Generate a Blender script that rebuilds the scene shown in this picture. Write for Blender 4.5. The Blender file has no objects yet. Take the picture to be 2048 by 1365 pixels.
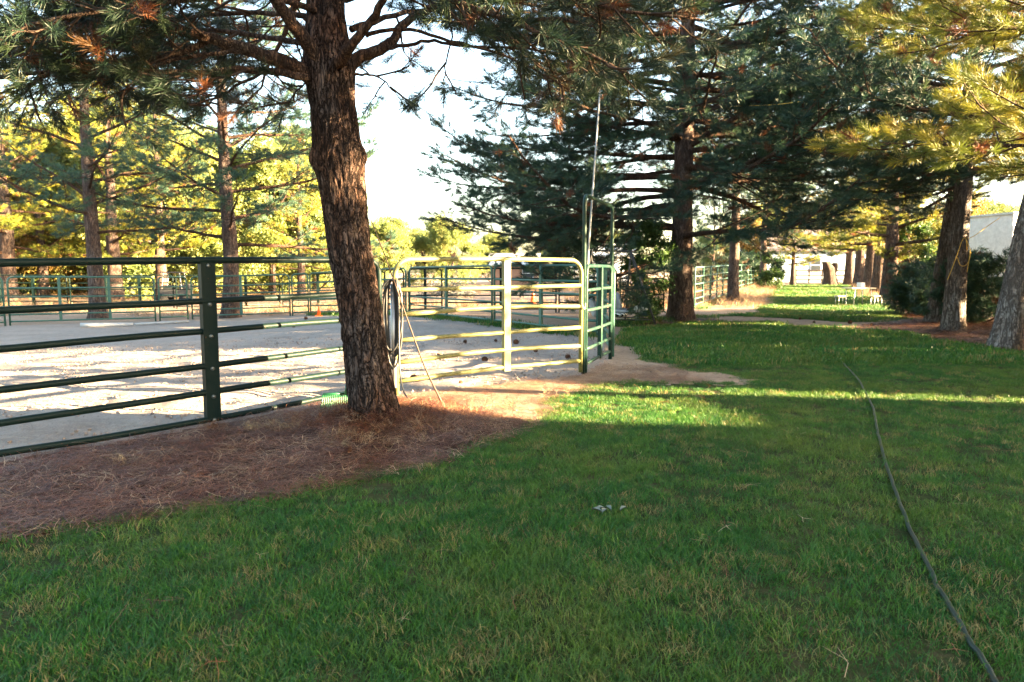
import bpy, math, random
import numpy as np
from mathutils import Vector, noise as mnoise

# ------------------------------------------------------------------ camera, sky, sun
sc = bpy.context.scene
COL = sc.collection
CAM_H, FPX, CX, CY = 1.45, 1400.0, 1024.0, 682.5
PITCH = math.atan(137.5 / FPX)
cd = bpy.data.cameras.new("camera"); cam = bpy.data.objects.new("camera", cd); COL.objects.link(cam)
cam.location = (0, 0, CAM_H); cam.rotation_euler = (math.pi / 2 - PITCH, 0, 0)
cd.sensor_width = 36; cd.lens = FPX / 2048 * 36; cd.clip_start = 0.05; cd.clip_end = 3000
cd.dof.use_dof = True; cd.dof.focus_distance = 5.6; cd.dof.aperture_fstop = 4.0
sc.camera = cam

SUN_EL = math.radians(9.5)
SUN_AZ = (0.985, -0.17)                       # horizontal direction towards the sun
n_ = math.hypot(*SUN_AZ); SUN_AZ = (SUN_AZ[0] / n_, SUN_AZ[1] / n_)
TO_SUN = Vector((SUN_AZ[0] * math.cos(SUN_EL), SUN_AZ[1] * math.cos(SUN_EL), math.sin(SUN_EL)))
w = bpy.data.worlds.new("World"); sc.world = w; w.use_nodes = True
nt = w.node_tree; nt.nodes.clear()
sky = nt.nodes.new("ShaderNodeTexSky"); sky.sky_type = 'NISHITA'; sky.sun_disc = False
sky.sun_elevation = SUN_EL; sky.sun_rotation = math.atan2(SUN_AZ[0], SUN_AZ[1])
sky.air_density = 1.0; sky.dust_density = 2.5; sky.ozone_density = 0.8
bg = nt.nodes.new("ShaderNodeBackground"); bg.inputs[1].default_value = 0.05
wo = nt.nodes.new("ShaderNodeOutputWorld")
nt.links.new(sky.outputs[0], bg.inputs[0]); nt.links.new(bg.outputs[0], wo.inputs[0])
sl = bpy.data.lights.new("sun", 'SUN'); sl.energy = 5.0; sl.angle = math.radians(0.5); sl.color = (1.0, 0.72, 0.40)
so = bpy.data.objects.new("sun", sl); COL.objects.link(so); so.location = (30, -5, 20)
so.rotation_euler = TO_SUN.to_track_quat('Z', 'Y').to_euler()
sc.view_settings.view_transform = 'Standard'; sc.view_settings.look = 'None'
sc.view_settings.gamma = 1.0; sc.view_settings.exposure = 5.0
try: sc.view_settings.use_curve_mapping = False
except Exception: pass
sc.render.engine = 'CYCLES'
sc.cycles.max_bounces = 6; sc.cycles.diffuse_bounces = 2; sc.cycles.glossy_bounces = 2
sc.cycles.transmission_bounces = 3; sc.cycles.transparent_max_bounces = 4
sc.cycles.use_denoising = True; sc.cycles.use_adaptive_sampling = False; sc.cycles.sample_clamp_indirect = 0.4

# ------------------------------------------------------------------ helpers
def smooth(t):
    t = np.clip(t, 0, 1); return t * t * (3 - 2 * t)

_rs = np.random.RandomState(5)
_ph = _rs.rand(40, 3)
def fnoise(x, y, scale=1.0, seed=0, octs=4):
    """cheap smooth noise (-1..1) out of rotated sines, vectorised"""
    x = np.asarray(x, float) * scale; y = np.asarray(y, float) * scale
    v = 0; a = 1.0; s = 0
    for o in range(octs):
        for k in range(3):
            p = _ph[(seed * 7 + o * 3 + k) % 40]
            th = p[0] * 6.283
            f = (2 ** o) * (0.8 + 0.5 * p[2])
            u = (x * math.cos(th) + y * math.sin(th)) * f + p[1] * 50
            q = (-x * math.sin(th) + y * math.cos(th)) * f * 0.7 + p[2] * 30
            v = v + a * np.sin(u + 1.3 * np.sin(q))
        s += a * 1.9; a *= 0.55
    return v / s

MAIN = (-1.28, 6.55)
def hz(x, y):
    x = np.asarray(x, float); y = np.asarray(y, float)
    z = -0.30 * smooth((-x - 2.5) / 9.0) * smooth((y - 9) / 9)
    z = z + 0.35 * smooth((y - 22) / 30) * smooth((x - 3) / 6)
    d2 = (x - MAIN[0] + 0.1) ** 2 / 1.2 + (y - MAIN[1] - 0.2) ** 2 / 0.7
    z = z + 0.10 * np.exp(-d2)
    z = z + 0.012 * fnoise(x, y, 1.3, 1, 3) + 0.03 * fnoise(x, y, 0.25, 2, 2)
    return z
def H(x, y): return float(hz(x, y))

_fw = Vector((0, math.cos(PITCH), -math.sin(PITCH))); _up = Vector((0, math.sin(PITCH), math.cos(PITCH)))
def ray(px, py):
    return Vector((1, 0, 0)) * ((px - CX) / FPX) + _up * ((CY - py) / FPX) + _fw
def P(px, py, d):
    r = ray(px, py); return Vector((0, 0, CAM_H)) + r * (d / r.y)
def G(px, py):
    r = ray(px, py); o = Vector((0, 0, CAM_H)); t = 1.0; st = 1.02
    while t < 300:
        p = o + r * t
        if p.z <= H(p.x, p.y):
            a, b = t / st, t
            for _ in range(18):
                m = (a + b) / 2; p = o + r * m
                if p.z <= H(p.x, p.y): b = m
                else: a = m
            return o + r * b
        t *= st
    return o + r * t

def mesh_np(name, V, F):
    """V (n,3) array, F list of faces or (m,k) array"""
    me = bpy.data.meshes.new(name)
    V = np.asarray(V, np.float32)
    if isinstance(F, np.ndarray):
        m, k = F.shape
        me.vertices.add(len(V)); me.vertices.foreach_set('co', V.ravel())
        me.loops.add(m * k); me.loops.foreach_set('vertex_index', F.ravel().astype(np.int32))
        me.polygons.add(m); me.polygons.foreach_set('loop_start', np.arange(0, m * k, k, dtype=np.int32))
        try: me.polygons.foreach_set('loop_total', np.full(m, k, np.int32))
        except Exception: pass
    else:
        me.from_pydata([tuple(map(float, v)) for v in V], [], F)
    me.update(calc_edges=True); me.validate()
    return me
def shade(me, on=True):
    me.polygons.foreach_set('use_smooth', np.full(len(me.polygons), on))
    return me
def obj(name, me, mat=None, parent=None, loc=None, smoothed=True):
    if smoothed and len(me.polygons): shade(me)
    o = bpy.data.objects.new(name, me); COL.objects.link(o)
    if mat is not None and len(me.materials) == 0: me.materials.append(mat)
    if parent is not None: o.parent = parent
    if loc is not None: o.location = loc
    return o
def tag(o, label=None, cat=None, group=None, kind=None):
    if label: o['label'] = label
    if cat: o['category'] = cat
    if group: o['group'] = group
    if kind: o['kind'] = kind
    return o
def empty(name, loc, label=None, cat=None, group=None, rz=0):
    o = bpy.data.objects.new(name, None); COL.objects.link(o); o.location = loc
    o.empty_display_size = 0.2; o.rotation_euler = (0, 0, rz)
    return tag(o, label, cat, group)
def copy_tree(o, parent=None):
    c = o.copy(); COL.objects.link(c); c.parent = parent
    for ch in o.children: copy_tree(ch, c)
    return c

class MB:
    """collects boxes / tubes / sheets into one mesh"""
    def __init__(s): s.V = []; s.F = []
    def box(s, c, d, rot=None):
        n = len(s.V); c = Vector(c)
        for i in (-1, 1):
            for j in (-1, 1):
                for k in (-1, 1):
                    v = Vector((i * d[0] / 2, j * d[1] / 2, k * d[2] / 2))
                    if rot is not None: v = rot @ v
                    s.V.append(tuple(c + v))
        for f in ((0, 1, 3, 2), (4, 6, 7, 5), (0, 4, 5, 1), (2, 3, 7, 6), (0, 2, 6, 4), (1, 5, 7, 3)):
            s.F.append(tuple(n + i for i in f))
        return s
    def tube(s, pts, r, n=8, cap=True):
        pts = [Vector(p) for p in pts]; m = len(pts)
        if not hasattr(r, '__len__'): r = [r] * m
        base = len(s.V); prev = None
        for i, p in enumerate(pts):
            t = (pts[min(i + 1, m - 1)] - pts[max(i - 1, 0)])
            if t.length < 1e-9: t = Vector((0, 0, 1))
            t.normalize()
            if prev is None:
                a = t.cross(Vector((0, 0, 1)))
                if a.length < 0.1: a = t.cross(Vector((1, 0, 0)))
            else:
                a = prev - t * prev.dot(t)
            a.normalize(); prev = a; b = t.cross(a)
            for k in range(n):
                th = 2 * math.pi * k / n
                s.V.append(tuple(p + (a * math.cos(th) + b * math.sin(th)) * r[i]))
        for i in range(m - 1):
            for k in range(n):
                a0 = base + i * n + k; a1 = base + i * n + (k + 1) % n
                s.F.append((a0, a1, a1 + n, a0 + n))
        if cap:
            s.F.append(tuple(base + k for k in reversed(range(n))))
            s.F.append(tuple(base + (m - 1) * n + k for k in range(n)))
        return s
    def quad(s, *p):
        n = len(s.V); s.V += [tuple(q) for q in p]; s.F.append(tuple(range(n, n + len(p)))); return s
    def lathe(s, prof, n=16, c=(0, 0, 0)):
        b = len(s.V)
        for r, z in prof:
            for k in range(n):
                th = 2 * math.pi * k / n
                s.V.append((c[0] + r * math.cos(th), c[1] + r * math.sin(th), c[2] + z))
        for i in range(len(prof) - 1):
            for k in range(n):
                a0 = b + i * n + k; a1 = b + i * n + (k + 1) % n
                s.F.append((a0, a1, a1 + n, a0 + n))
        s.F.append(tuple(b + k for k in reversed(range(n))))
        s.F.append(tuple(b + (len(prof) - 1) * n + k for k in range(n)))
        return s
    def mesh(s, name='m'):
        me = bpy.data.meshes.new(name); me.from_pydata(s.V, [], s.F); me.update(); return me
    def build(s, name, mat, parent=None, loc=None, smoothed=True):
        return obj(name, s.mesh(name), mat, parent, loc, smoothed)

def spline(pts, n=6):
    """Catmull-Rom through points"""
    pts = [Vector(p) for p in pts]; out = []
    Q = [pts[0] * 2 - pts[1]] + pts + [pts[-1] * 2 - pts[-2]]
    for i in range(1, len(Q) - 2):
        a, b, c, d = Q[i - 1], Q[i], Q[i + 1], Q[i + 2]
        for k in range(n):
            t = k / n
            out.append(0.5 * ((2 * b) + (c - a) * t + (2 * a - 5 * b + 4 * c - d) * t * t + (3 * b - a - 3 * c + d) * t ** 3))
    out.append(pts[-1]); return out

# ------------------------------------------------------------------ materials
def newmat(name):
    m = bpy.data.materials.new(name); m.use_nodes = True
    nt = m.node_tree; nt.nodes.clear()
    out = nt.nodes.new('ShaderNodeOutputMaterial')
    return m, nt, out
def N(nt, t, **kw):
    n = nt.nodes.new(t)
    for k, v in kw.items(): setattr(n, k, v)
    return n
def ramp(nt, src, stops):
    r = N(nt, 'ShaderNodeValToRGB'); e = r.color_ramp.elements
    while len(e) < len(stops): e.new(0.5)
    for i, (p, c) in enumerate(stops):
        e[i].position = p; e[i].color = (c[0], c[1], c[2], 1)
    nt.links.new(src, r.inputs[0]); return r.outputs[0]
def noise_tex(nt, scale, detail=4, rough=0.6, vec=None, dist=0):
    n = N(nt, 'ShaderNodeTexNoise'); n.inputs['Scale'].default_value = scale
    n.inputs['Detail'].default_value = detail; n.inputs['Roughness'].default_value = rough
    n.inputs['Distortion'].default_value = dist
    if vec is not None: nt.links.new(vec, n.inputs['Vector'])
    return n.outputs[0]
def mixc(nt, fac, a, b, mode='MIX'):
    m = N(nt, 'ShaderNodeMix', data_type='RGBA', blend_type=mode)
    for sock, v in ((m.inputs[0], fac), (m.inputs[6], a), (m.inputs[7], b)):
        if isinstance(v, (int, float)): sock.default_value = v
        elif isinstance(v, tuple): sock.default_value = (v[0], v[1], v[2], 1)
        else: nt.links.new(v, sock)
    return m.outputs[2]
def bump(nt, h, strength, dist):
    b = N(nt, 'ShaderNodeBump'); b.inputs['Strength'].default_value = strength; b.inputs['Distance'].default_value = dist
    nt.links.new(h, b.inputs['Height']); return b.outputs[0]
def principled(nt, out, col, rough=0.8, spec=0.3, normal=None, metal=0):
    p = N(nt, 'ShaderNodeBsdfPrincipled')
    if isinstance(col, tuple): p.inputs['Base Color'].default_value = (*col, 1)
    else: nt.links.new(col, p.inputs['Base Color'])
    if isinstance(rough, (int, float)): p.inputs['Roughness'].default_value = rough
    else: nt.links.new(rough, p.inputs['Roughness'])
    p.inputs['Specular IOR Level'].default_value = spec; p.inputs['Metallic'].default_value = metal
    if normal is not None: nt.links.new(normal, p.inputs['Normal'])
    nt.links.new(p.outputs[0], out.inputs[0]); return p
def pos(nt): return N(nt, 'ShaderNodeNewGeometry').outputs['Position']
def ocoord(nt): return N(nt, 'ShaderNodeTexCoord').outputs['Object']

def plain(name, col, rough=0.6, spec=0.3, metal=0, var=0.15, scale=6):
    m, nt, out = newmat(name)
    n = noise_tex(nt, scale, 5, 0.65, ocoord(nt))
    dk = tuple(c * (1 - var) for c in col); lt = tuple(min(1, c * (1 + var)) for c in col)
    c = ramp(nt, n, [(0.3, dk), (0.7, lt)])
    principled(nt, out, c, rough, spec, bump(nt, n, 0.15, 0.01), metal); return m

def bark_mat(name, plate, crack, red, s=1.0, vz=0.2):
    m, nt, out = newmat(name)
    oc = ocoord(nt)
    def mapped(z):
        mp = N(nt, 'ShaderNodeMapping'); mp.inputs['Scale'].default_value = (1, 1, z); nt.links.new(oc, mp.inputs[0]); return mp.outputs[0]
    v1 = mapped(vz); v2 = mapped(0.55)
    def crackline(vec, sc1, wd, dist):
        n = noise_tex(nt, sc1, 4, 0.55, vec, dist)
        a = N(nt, 'ShaderNodeMath', operation='SUBTRACT'); nt.links.new(n, a.inputs[0]); a.inputs[1].default_value = 0.5
        b = N(nt, 'ShaderNodeMath', operation='ABSOLUTE'); nt.links.new(a.outputs[0], b.inputs[0])
        return ramp(nt, b.outputs[0], [(0.0, (0, 0, 0)), (wd, (1, 1, 1))])
    c1 = crackline(v1, 8.5 * s, 0.055, 0.8); c2 = crackline(v2, 15 * s, 0.04, 0.4); c3 = crackline(v1, 19 * s, 0.05, 0.5)
    e1 = mixc(nt, 1.0, c1, c3, 'MULTIPLY')
    c2s = mixc(nt, 0.6, (1, 1, 1), c2)
    edge = mixc(nt, 1.0, e1, c2s, 'MULTIPLY')
    fine = noise_tex(nt, 45 * s, 6, 0.75, v2)
    big = noise_tex(nt, 3.0, 4, 0.65, v2); cell = noise_tex(nt, 11 * s, 2, 0.5, v1)
    pl = mixc(nt, ramp(nt, big, [(0.4, (0, 0, 0)), (0.66, (1, 1, 1))]), plate, red)
    pl = mixc(nt, 0.9, pl, ramp(nt, cell, [(0.3, (0.55, 0.55, 0.56)), (0.7, (1.0, 1.0, 1.0))]), 'MULTIPLY')
    pl = mixc(nt, 0.85, pl, ramp(nt, fine, [(0.3, (0.3, 0.29, 0.28)), (0.68, (1, 1, 1))]), 'MULTIPLY')
    col = mixc(nt, edge, crack, pl)
    hh = N(nt, 'ShaderNodeMath', operation='MULTIPLY_ADD'); nt.links.new(fine, hh.inputs[0]); hh.inputs[1].default_value = 0.4
    nt.links.new(edge, hh.inputs[2])
    principled(nt, out, col, 0.92, 0.1, bump(nt, hh.outputs[0], 1.0, 0.03)); return m

def leaf_mat(name, stops, transl=0.25, patch=None):
    """colour by per-instance random"""
    m, nt, out = newmat(name)
    oi = N(nt, 'ShaderNodeObjectInfo')
    col = ramp(nt, oi.outputs['Random'], stops)
    if patch:
        nz = noise_tex(nt, patch[0], 3, 0.6, pos(nt))
        col = mixc(nt, ramp(nt, nz, [(patch[2], (0, 0, 0)), (patch[3], (1, 1, 1))]), col, patch[1])
    p = N(nt, 'ShaderNodeBsdfPrincipled'); nt.links.new(col, p.inputs['Base Color'])
    p.inputs['Roughness'].default_value = 0.5; p.inputs['Specular IOR Level'].default_value = 0.3
    tr = N(nt, 'ShaderNodeBsdfTranslucent'); nt.links.new(col, tr.inputs[0])
    mx = N(nt, 'ShaderNodeMixShader'); mx.inputs[0].default_value = transl
    nt.links.new(p.outputs[0], mx.inputs[1]); nt.links.new(tr.outputs[0], mx.inputs[2])
    nt.links.new(mx.outputs[0], out.inputs[0]); return m

def ground_mat(name, stops, s1, s2, bs=0.6, bd=0.03, grain=120):
    m, nt, out = newmat(name); p = pos(nt)
    a = noise_tex(nt, s1, 5, 0.65, p); b = noise_tex(nt, s2, 6, 0.7, p); g = noise_tex(nt, grain, 3, 0.7, p)
    f = N(nt, 'ShaderNodeMath', operation='MULTIPLY_ADD'); nt.links.new(b, f.inputs[0]); f.inputs[1].default_value = 0.5
    h = N(nt, 'ShaderNodeMath', operation='MULTIPLY'); nt.links.new(a, h.inputs[0]); h.inputs[1].default_value = 0.5
    nt.links.new(h.outputs[0], f.inputs[2])
    col = ramp(nt, f.outputs[0], stops)
    col = mixc(nt, 0.5, col, ramp(nt, g, [(0.3, (0.45, 0.45, 0.45)), (0.65, (1, 1, 1))]), 'MULTIPLY')
    hb = N(nt, 'ShaderNodeMath', operation='MULTIPLY_ADD'); nt.links.new(g, hb.inputs[0]); hb.inputs[1].default_value = 0.25
    nt.links.new(b, hb.inputs[2])
    principled(nt, out, col, 0.95, 0.1, bump(nt, hb.outputs[0], bs, bd)); return m

M = {}
M['sand'] = ground_mat('arena_sand', [(0.35, (0.24, 0.20, 0.168)), (0.5, (0.315, 0.268, 0.23)), (0.65, (0.37, 0.318, 0.275))], 0.9, 7, 1.0, 0.09, 60)
M['dirt'] = ground_mat('dirt', [(0.36, (0.20, 0.135, 0.095)), (0.5, (0.29, 0.205, 0.145)), (0.62, (0.36, 0.27, 0.20))], 0.5, 9, 0.7, 0.03, 110)
M['litter_soil'] = ground_mat('litter_soil', [(0.36, (0.018, 0.008, 0.004)), (0.5, (0.050, 0.023, 0.013)), (0.64, (0.12, 0.068, 0.042))], 2.5, 14, 0.9, 0.04, 130)
M['lawn_soil'] = ground_mat('lawn_soil', [(0.36, (0.014, 0.024, 0.006)), (0.5, (0.028, 0.038, 0.010)), (0.66, (0.075, 0.052, 0.028))], 1.2, 11, 0.8, 0.03, 120)
M['bark'] = bark_mat('bark', (0.165, 0.128, 0.112), (0.010, 0.007, 0.006), (0.18, 0.092, 0.058), 1.15, 0.27)
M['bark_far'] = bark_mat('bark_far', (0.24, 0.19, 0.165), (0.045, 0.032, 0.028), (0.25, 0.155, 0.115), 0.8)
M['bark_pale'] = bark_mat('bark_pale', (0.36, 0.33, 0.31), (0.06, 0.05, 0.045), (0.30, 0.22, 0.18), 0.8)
M['limb'] = bark_mat('limb_bark', (0.21, 0.15, 0.11), (0.03, 0.02, 0.016), (0.26, 0.13, 0.075), 1.6)
M['twig'] = plain('twig', (0.045, 0.030, 0.022), 0.9, 0.1)
G1, G2, G3 = (0.009, 0.022, 0.014), (0.015, 0.033, 0.016), (0.026, 0.044, 0.015)
RUST = (0.11, 0.036, 0.014)
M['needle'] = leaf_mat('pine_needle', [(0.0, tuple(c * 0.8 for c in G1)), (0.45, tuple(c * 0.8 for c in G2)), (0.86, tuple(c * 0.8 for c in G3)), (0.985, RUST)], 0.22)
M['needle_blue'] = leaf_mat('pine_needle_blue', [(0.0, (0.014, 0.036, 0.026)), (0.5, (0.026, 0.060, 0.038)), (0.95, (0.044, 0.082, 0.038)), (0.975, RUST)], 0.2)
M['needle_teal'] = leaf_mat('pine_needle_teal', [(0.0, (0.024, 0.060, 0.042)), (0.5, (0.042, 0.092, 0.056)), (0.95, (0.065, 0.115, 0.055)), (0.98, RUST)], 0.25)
M['needle_sun_tint'] = leaf_mat('pine_needle_sun_tint', [(0.0, (0.075, 0.105, 0.015)), (0.5, (0.14, 0.155, 0.018)), (0.92, (0.22, 0.19, 0.02)), (0.97, RUST)], 0.25)  # low sun's gold put into the needle colour of the lit pines
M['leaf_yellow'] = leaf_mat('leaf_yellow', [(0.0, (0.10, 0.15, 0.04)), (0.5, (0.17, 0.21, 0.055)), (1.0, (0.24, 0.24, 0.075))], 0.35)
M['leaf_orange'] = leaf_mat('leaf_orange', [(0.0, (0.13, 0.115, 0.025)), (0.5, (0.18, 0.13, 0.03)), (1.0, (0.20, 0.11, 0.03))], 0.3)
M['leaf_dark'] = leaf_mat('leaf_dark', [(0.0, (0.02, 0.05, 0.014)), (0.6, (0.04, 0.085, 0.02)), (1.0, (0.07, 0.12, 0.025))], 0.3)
M['grass'] = leaf_mat('grass_blade', [(0.0, (0.012, 0.066, 0.016)), (0.5, (0.030, 0.114, 0.014)), (0.86, (0.072, 0.150, 0.015)), (0.95, (0.22, 0.165, 0.065))], 0.32,
                      (0.55, (0.095, 0.140, 0.020), 0.47, 0.72))
M['dry_grass'] = leaf_mat('dry_grass', [(0.0, (0.16, 0.085, 0.045)), (0.6, (0.28, 0.18, 0.095)), (0.9, (0.40, 0.29, 0.17)), (1.0, (0.12, 0.12, 0.04))], 0.3)
M['litter'] = leaf_mat('needle_litter', [(0.0, (0.022, 0.007, 0.005)), (0.45, (0.11, 0.030, 0.012)), (0.8, (0.19, 0.066, 0.026)), (0.93, (0.30, 0.16, 0.075)), (1.0, (0.46, 0.34, 0.21))], 0.1)
M['clod'] = plain('clod', (0.24, 0.19, 0.16), 0.95, 0.1)

def paint_mat(name, col, dust, amt, spec=0.3):
    m, nt, out = newmat(name); oc = ocoord(nt)
    n1 = noise_tex(nt, 3, 5, 0.7, oc); n2 = noise_tex(nt, 40, 4, 0.7, oc)
    f = N(nt, 'ShaderNodeMath', operation='MULTIPLY'); nt.links.new(n1, f.inputs[0]); nt.links.new(n2, f.inputs[1])
    c = mixc(nt, ramp(nt, f.outputs[0], [(0.18, (0, 0, 0)), (0.42, (amt, amt, amt))]), col, dust)
    n3 = noise_tex(nt, 22, 6, 0.75, oc)
    c = mixc(nt, ramp(nt, n3, [(0.63, (0, 0, 0)), (0.69, (0.8, 0.8, 0.8))]), c, (0.060, 0.026, 0.014))
    r = ramp(nt, n2, [(0.3, (0.35, 0.35, 0.35)), (0.7, (0.55, 0.55, 0.55))])
    principled(nt, out, c, r, spec, bump(nt, n2, 0.08, 0.004)); return m
M['paint'] = paint_mat('green_pipe_paint', (0.0035, 0.011, 0.010), (0.018, 0.022, 0.018), 0.3, 0.08)
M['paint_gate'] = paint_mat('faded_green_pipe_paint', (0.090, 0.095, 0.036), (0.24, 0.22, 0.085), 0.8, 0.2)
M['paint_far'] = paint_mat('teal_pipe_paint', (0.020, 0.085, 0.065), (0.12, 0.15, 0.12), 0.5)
M['paint_mid'] = paint_mat('deep_green_pipe_paint', (0.006, 0.026, 0.020), (0.07, 0.09, 0.07), 0.4, 0.15)
M['steel'] = plain('galvanised_steel', (0.42, 0.43, 0.44), 0.4, 0.5, 0.8)
M['pole'] = plain('dull_steel', (0.22, 0.23, 0.23), 0.6, 0.3)
M['bolt'] = plain('bolt_steel', (0.12, 0.13, 0.12), 0.4, 0.5, 0.6)
M['black_hose'] = plain('black_rubber', (0.012, 0.013, 0.014), 0.45, 0.4)
M['green_hose'] = plain('green_hose', (0.007, 0.018, 0.014), 0.45, 0.4)
M['hose_fit'] = plain('hose_fitting', (0.55, 0.55, 0.52), 0.4, 0.5)
M['rake'] = plain('green_plastic', (0.004, 0.055, 0.022), 0.4, 0.5)
M['wood'] = plain('weathered_wood', (0.28, 0.19, 0.12), 0.8, 0.2)
M['stick'] = plain('brown_rod', (0.035, 0.018, 0.011), 0.6, 0.3)
M['white'] = plain('white_paint', (0.72, 0.72, 0.70), 0.6, 0.3)
M['pale_leaf'] = plain('pale_leaf', (0.13, 0.15, 0.12), 0.7, 0.2)
M['chair'] = plain('worn_white_metal', (0.34, 0.34, 0.33), 0.6, 0.3)
M['tan'] = plain('tan_plastic', (0.62, 0.52, 0.38), 0.6, 0.3)
M['orange'] = plain('orange_plastic', (0.80, 0.13, 0.02), 0.5, 0.4)
M['rope'] = plain('yellow_rope', (0.65, 0.42, 0.10), 0.8, 0.2)
M['fabric'] = plain('grey_cushion', (0.34, 0.36, 0.38), 0.9, 0.1)
M['fabric_lt'] = plain('pale_cushion', (0.50, 0.52, 0.48), 0.9, 0.1)
M['frame_dk'] = plain('dark_metal', (0.05, 0.05, 0.05), 0.5, 0.4)
M['roof'] = plain('roof_shingle', (0.16, 0.13, 0.12), 0.9, 0.1)
M['siding'] = plain('pale_siding', (0.62, 0.64, 0.62), 0.7, 0.2)
M['siding_blue'] = plain('blue_siding', (0.45, 0.58, 0.66), 0.7, 0.2)
M['brown_wall'] = plain('brown_wall', (0.32, 0.18, 0.12), 0.8, 0.2)
M['glass'] = plain('window_glass', (0.04, 0.05, 0.06), 0.1, 0.6)
M['cone_brown'] = plain('pine_cone_scale', (0.085, 0.042, 0.025), 0.85, 0.15)
M['tyre'] = plain('tyre_rubber', (0.02, 0.02, 0.02), 0.8, 0.2)
def stripe_mat():
    m, nt, out = newmat('striped_fabric')
    wv = N(nt, 'ShaderNodeTexWave', wave_type='BANDS', bands_direction='DIAGONAL'); wv.inputs['Scale'].default_value = 5
    nt.links.new(ocoord(nt), wv.inputs[0])
    c = ramp(nt, wv.outputs[0], [(0.47, (0.02, 0.02, 0.02)), (0.53, (0.65, 0.66, 0.62))])
    principled(nt, out, c, 0.9, 0.1); return m
M['stripe'] = stripe_mat()

# ------------------------------------------------------------------ layout of the ground
def poly_px(pts): return [tuple(G(*p)[:2]) for p in pts]
PA, PB = Vector((-4.18, 5.02, 0)), Vector((-1.52, 8.02, 0))           # near fence panel
GA, GB = Vector((-1.37, 8.22, 0)), Vector((0.985, 9.98, 0))           # gate panel
WA, WB = Vector((1.03, 10.05, 0)), Vector((1.68, 11.85, 0))           # walk-through frame
def XY(px, d): return ((px - CX) / FPX * d / 1.0, d)
ROW1 = [(-260, 20.5, 8, 22.9), (18, 23.1, 310, 25.4), (319, 25.6, 375, 26.4), (384, 26.5, 580, 27.0), (585, 27.0, 617, 26.9),
        (621, 26.8, 812, 24.0), (820, 23.8, 984, 19.1), (989, 19.0, 1195, 15.6)]
dirv = (PA - PB).normalized()
ARENA = [tuple((PA + dirv * 10)[:2]), (-45, -3), (-45, 14), XY(-260, 20.5)] + \
        [XY(a, b) for r in ROW1 for (a, b) in ((r[0], r[1]), (r[2], r[3]))] + \
        [tuple(WB[:2]), tuple(GB[:2]), tuple(GA[:2]), tuple(PB[:2]), tuple(PA[:2])]
LAWN1 = [(-14, -14), (-9, -1.5), (-4.3, 2.6)] + poly_px([(0, 1082), (180, 1062), (350, 1035), (600, 998), (830, 942), (960, 903), (1030, 872),
         (1105, 832), (1145, 792), (1200, 772), (1260, 768), (1330, 770), (1430, 768), (1530, 764), (1470, 748), (1380, 738), (1310, 722), (1262, 700), (1238, 675),
         (1262, 657), (1340, 650), (1420, 645), (1540, 648), (1660, 658), (1760, 664), (1830, 672), (1890, 688), (1960, 700), (2048, 708)]) + [(15, 11.5), (15, -14)]
LAWN2 = poly_px([(1440, 633), (1520, 628), (1535, 605), (1545, 588), (1560, 574), (1600, 569), (1690, 569), (1712, 578), (1735, 592), (1762, 606), (1790, 622), (1810, 640),
                 (1760, 646), (1660, 643), (1560, 636)])
BED1 = [(-6.0, 4.2), (-4.4, 5.4), (-1.6, 8.3)] + poly_px([(800, 800), (880, 797), (960, 818), (1030, 835), (1095, 848), (1030, 880), (955, 912), (830, 950), (600, 1008),
                (350, 1048), (0, 1098), (-80, 1110)])
BED2 = poly_px([(1690, 655), (1760, 648), (1800, 640), (1790, 615), (1830, 612), (2048, 600), (2300, 600), (2300, 715), (2048, 712), (1960, 704), (1880, 692), (1790, 668)])
BED3 = poly_px([(1225, 652), (1290, 640), (1330, 632), (1400, 634), (1440, 643), (1380, 652), (1290, 658)])
def inside(poly, x, y):
    x = np.asarray(x, float); y = np.asarray(y, float); c = np.zeros(x.shape, bool); n = len(poly)
    for i in range(n):
        x1, y1 = poly[i]; x2, y2 = poly[(i + 1) % n]
        if y1 == y2: continue
        k = ((y1 > y) != (y2 > y)) & (x < (x2 - x1) * (y - y1) / (y2 - y1) + x1); c ^= k
    return c
def region(x, y):
    r = np.hypot(x, y); amp = np.clip(0.02 * r, 0.03, 0.35)
    jx = x + amp * fnoise(x, y, 3.1, 3, 4); jy = y + amp * fnoise(x, y, 2.9, 4, 4)
    k = np.zeros(np.shape(x), int)
    k[inside(ARENA, x, y)] = 2
    k[inside(LAWN1, jx, jy) & (k != 2)] = 1
    k[inside(LAWN2, jx, jy)] = 1
    for b in (BED1, BED2, BED3): k[inside(b, jx, jy) & (k == 0)] = 3
    return k

front = np.radians(np.arange(-58, 58.01, 0.36)); back = np.radians(np.arange(61, 299.5, 3.0))
ang = np.concatenate([front, back]); rad = [0.25]
while rad[-1] < 30: rad.append(rad[-1] * 1.0145)
while rad[-1] < 1500: rad.append(rad[-1] * 1.06)
rad = np.array(rad)
A, R = np.meshgrid(ang, rad)
X = R * np.sin(A); Y = R * np.cos(A); Z = hz(X, Y)
reg_v = region(X, Y)
fade = np.clip(1 - (R - 14) / 14, 0, 1)
Z = Z + fade * np.where(reg_v == 2, 0.024 * fnoise(X, Y, 6.5, 6, 2) + 0.022 * fnoise(X, Y, 2.2, 9, 2), 0)
V = np.stack([X, Y, Z], -1).reshape(-1, 3)
nr, na = R.shape
I = np.arange(nr * na).reshape(nr, na)
J = np.roll(I, -1, axis=1)
quads = np.stack([I[:-1], J[:-1], J[1:], I[1:]], -1).reshape(-1, 4)
cx = V[quads].mean(1)
regf = region(cx[:, 0], cx[:, 1])
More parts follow.
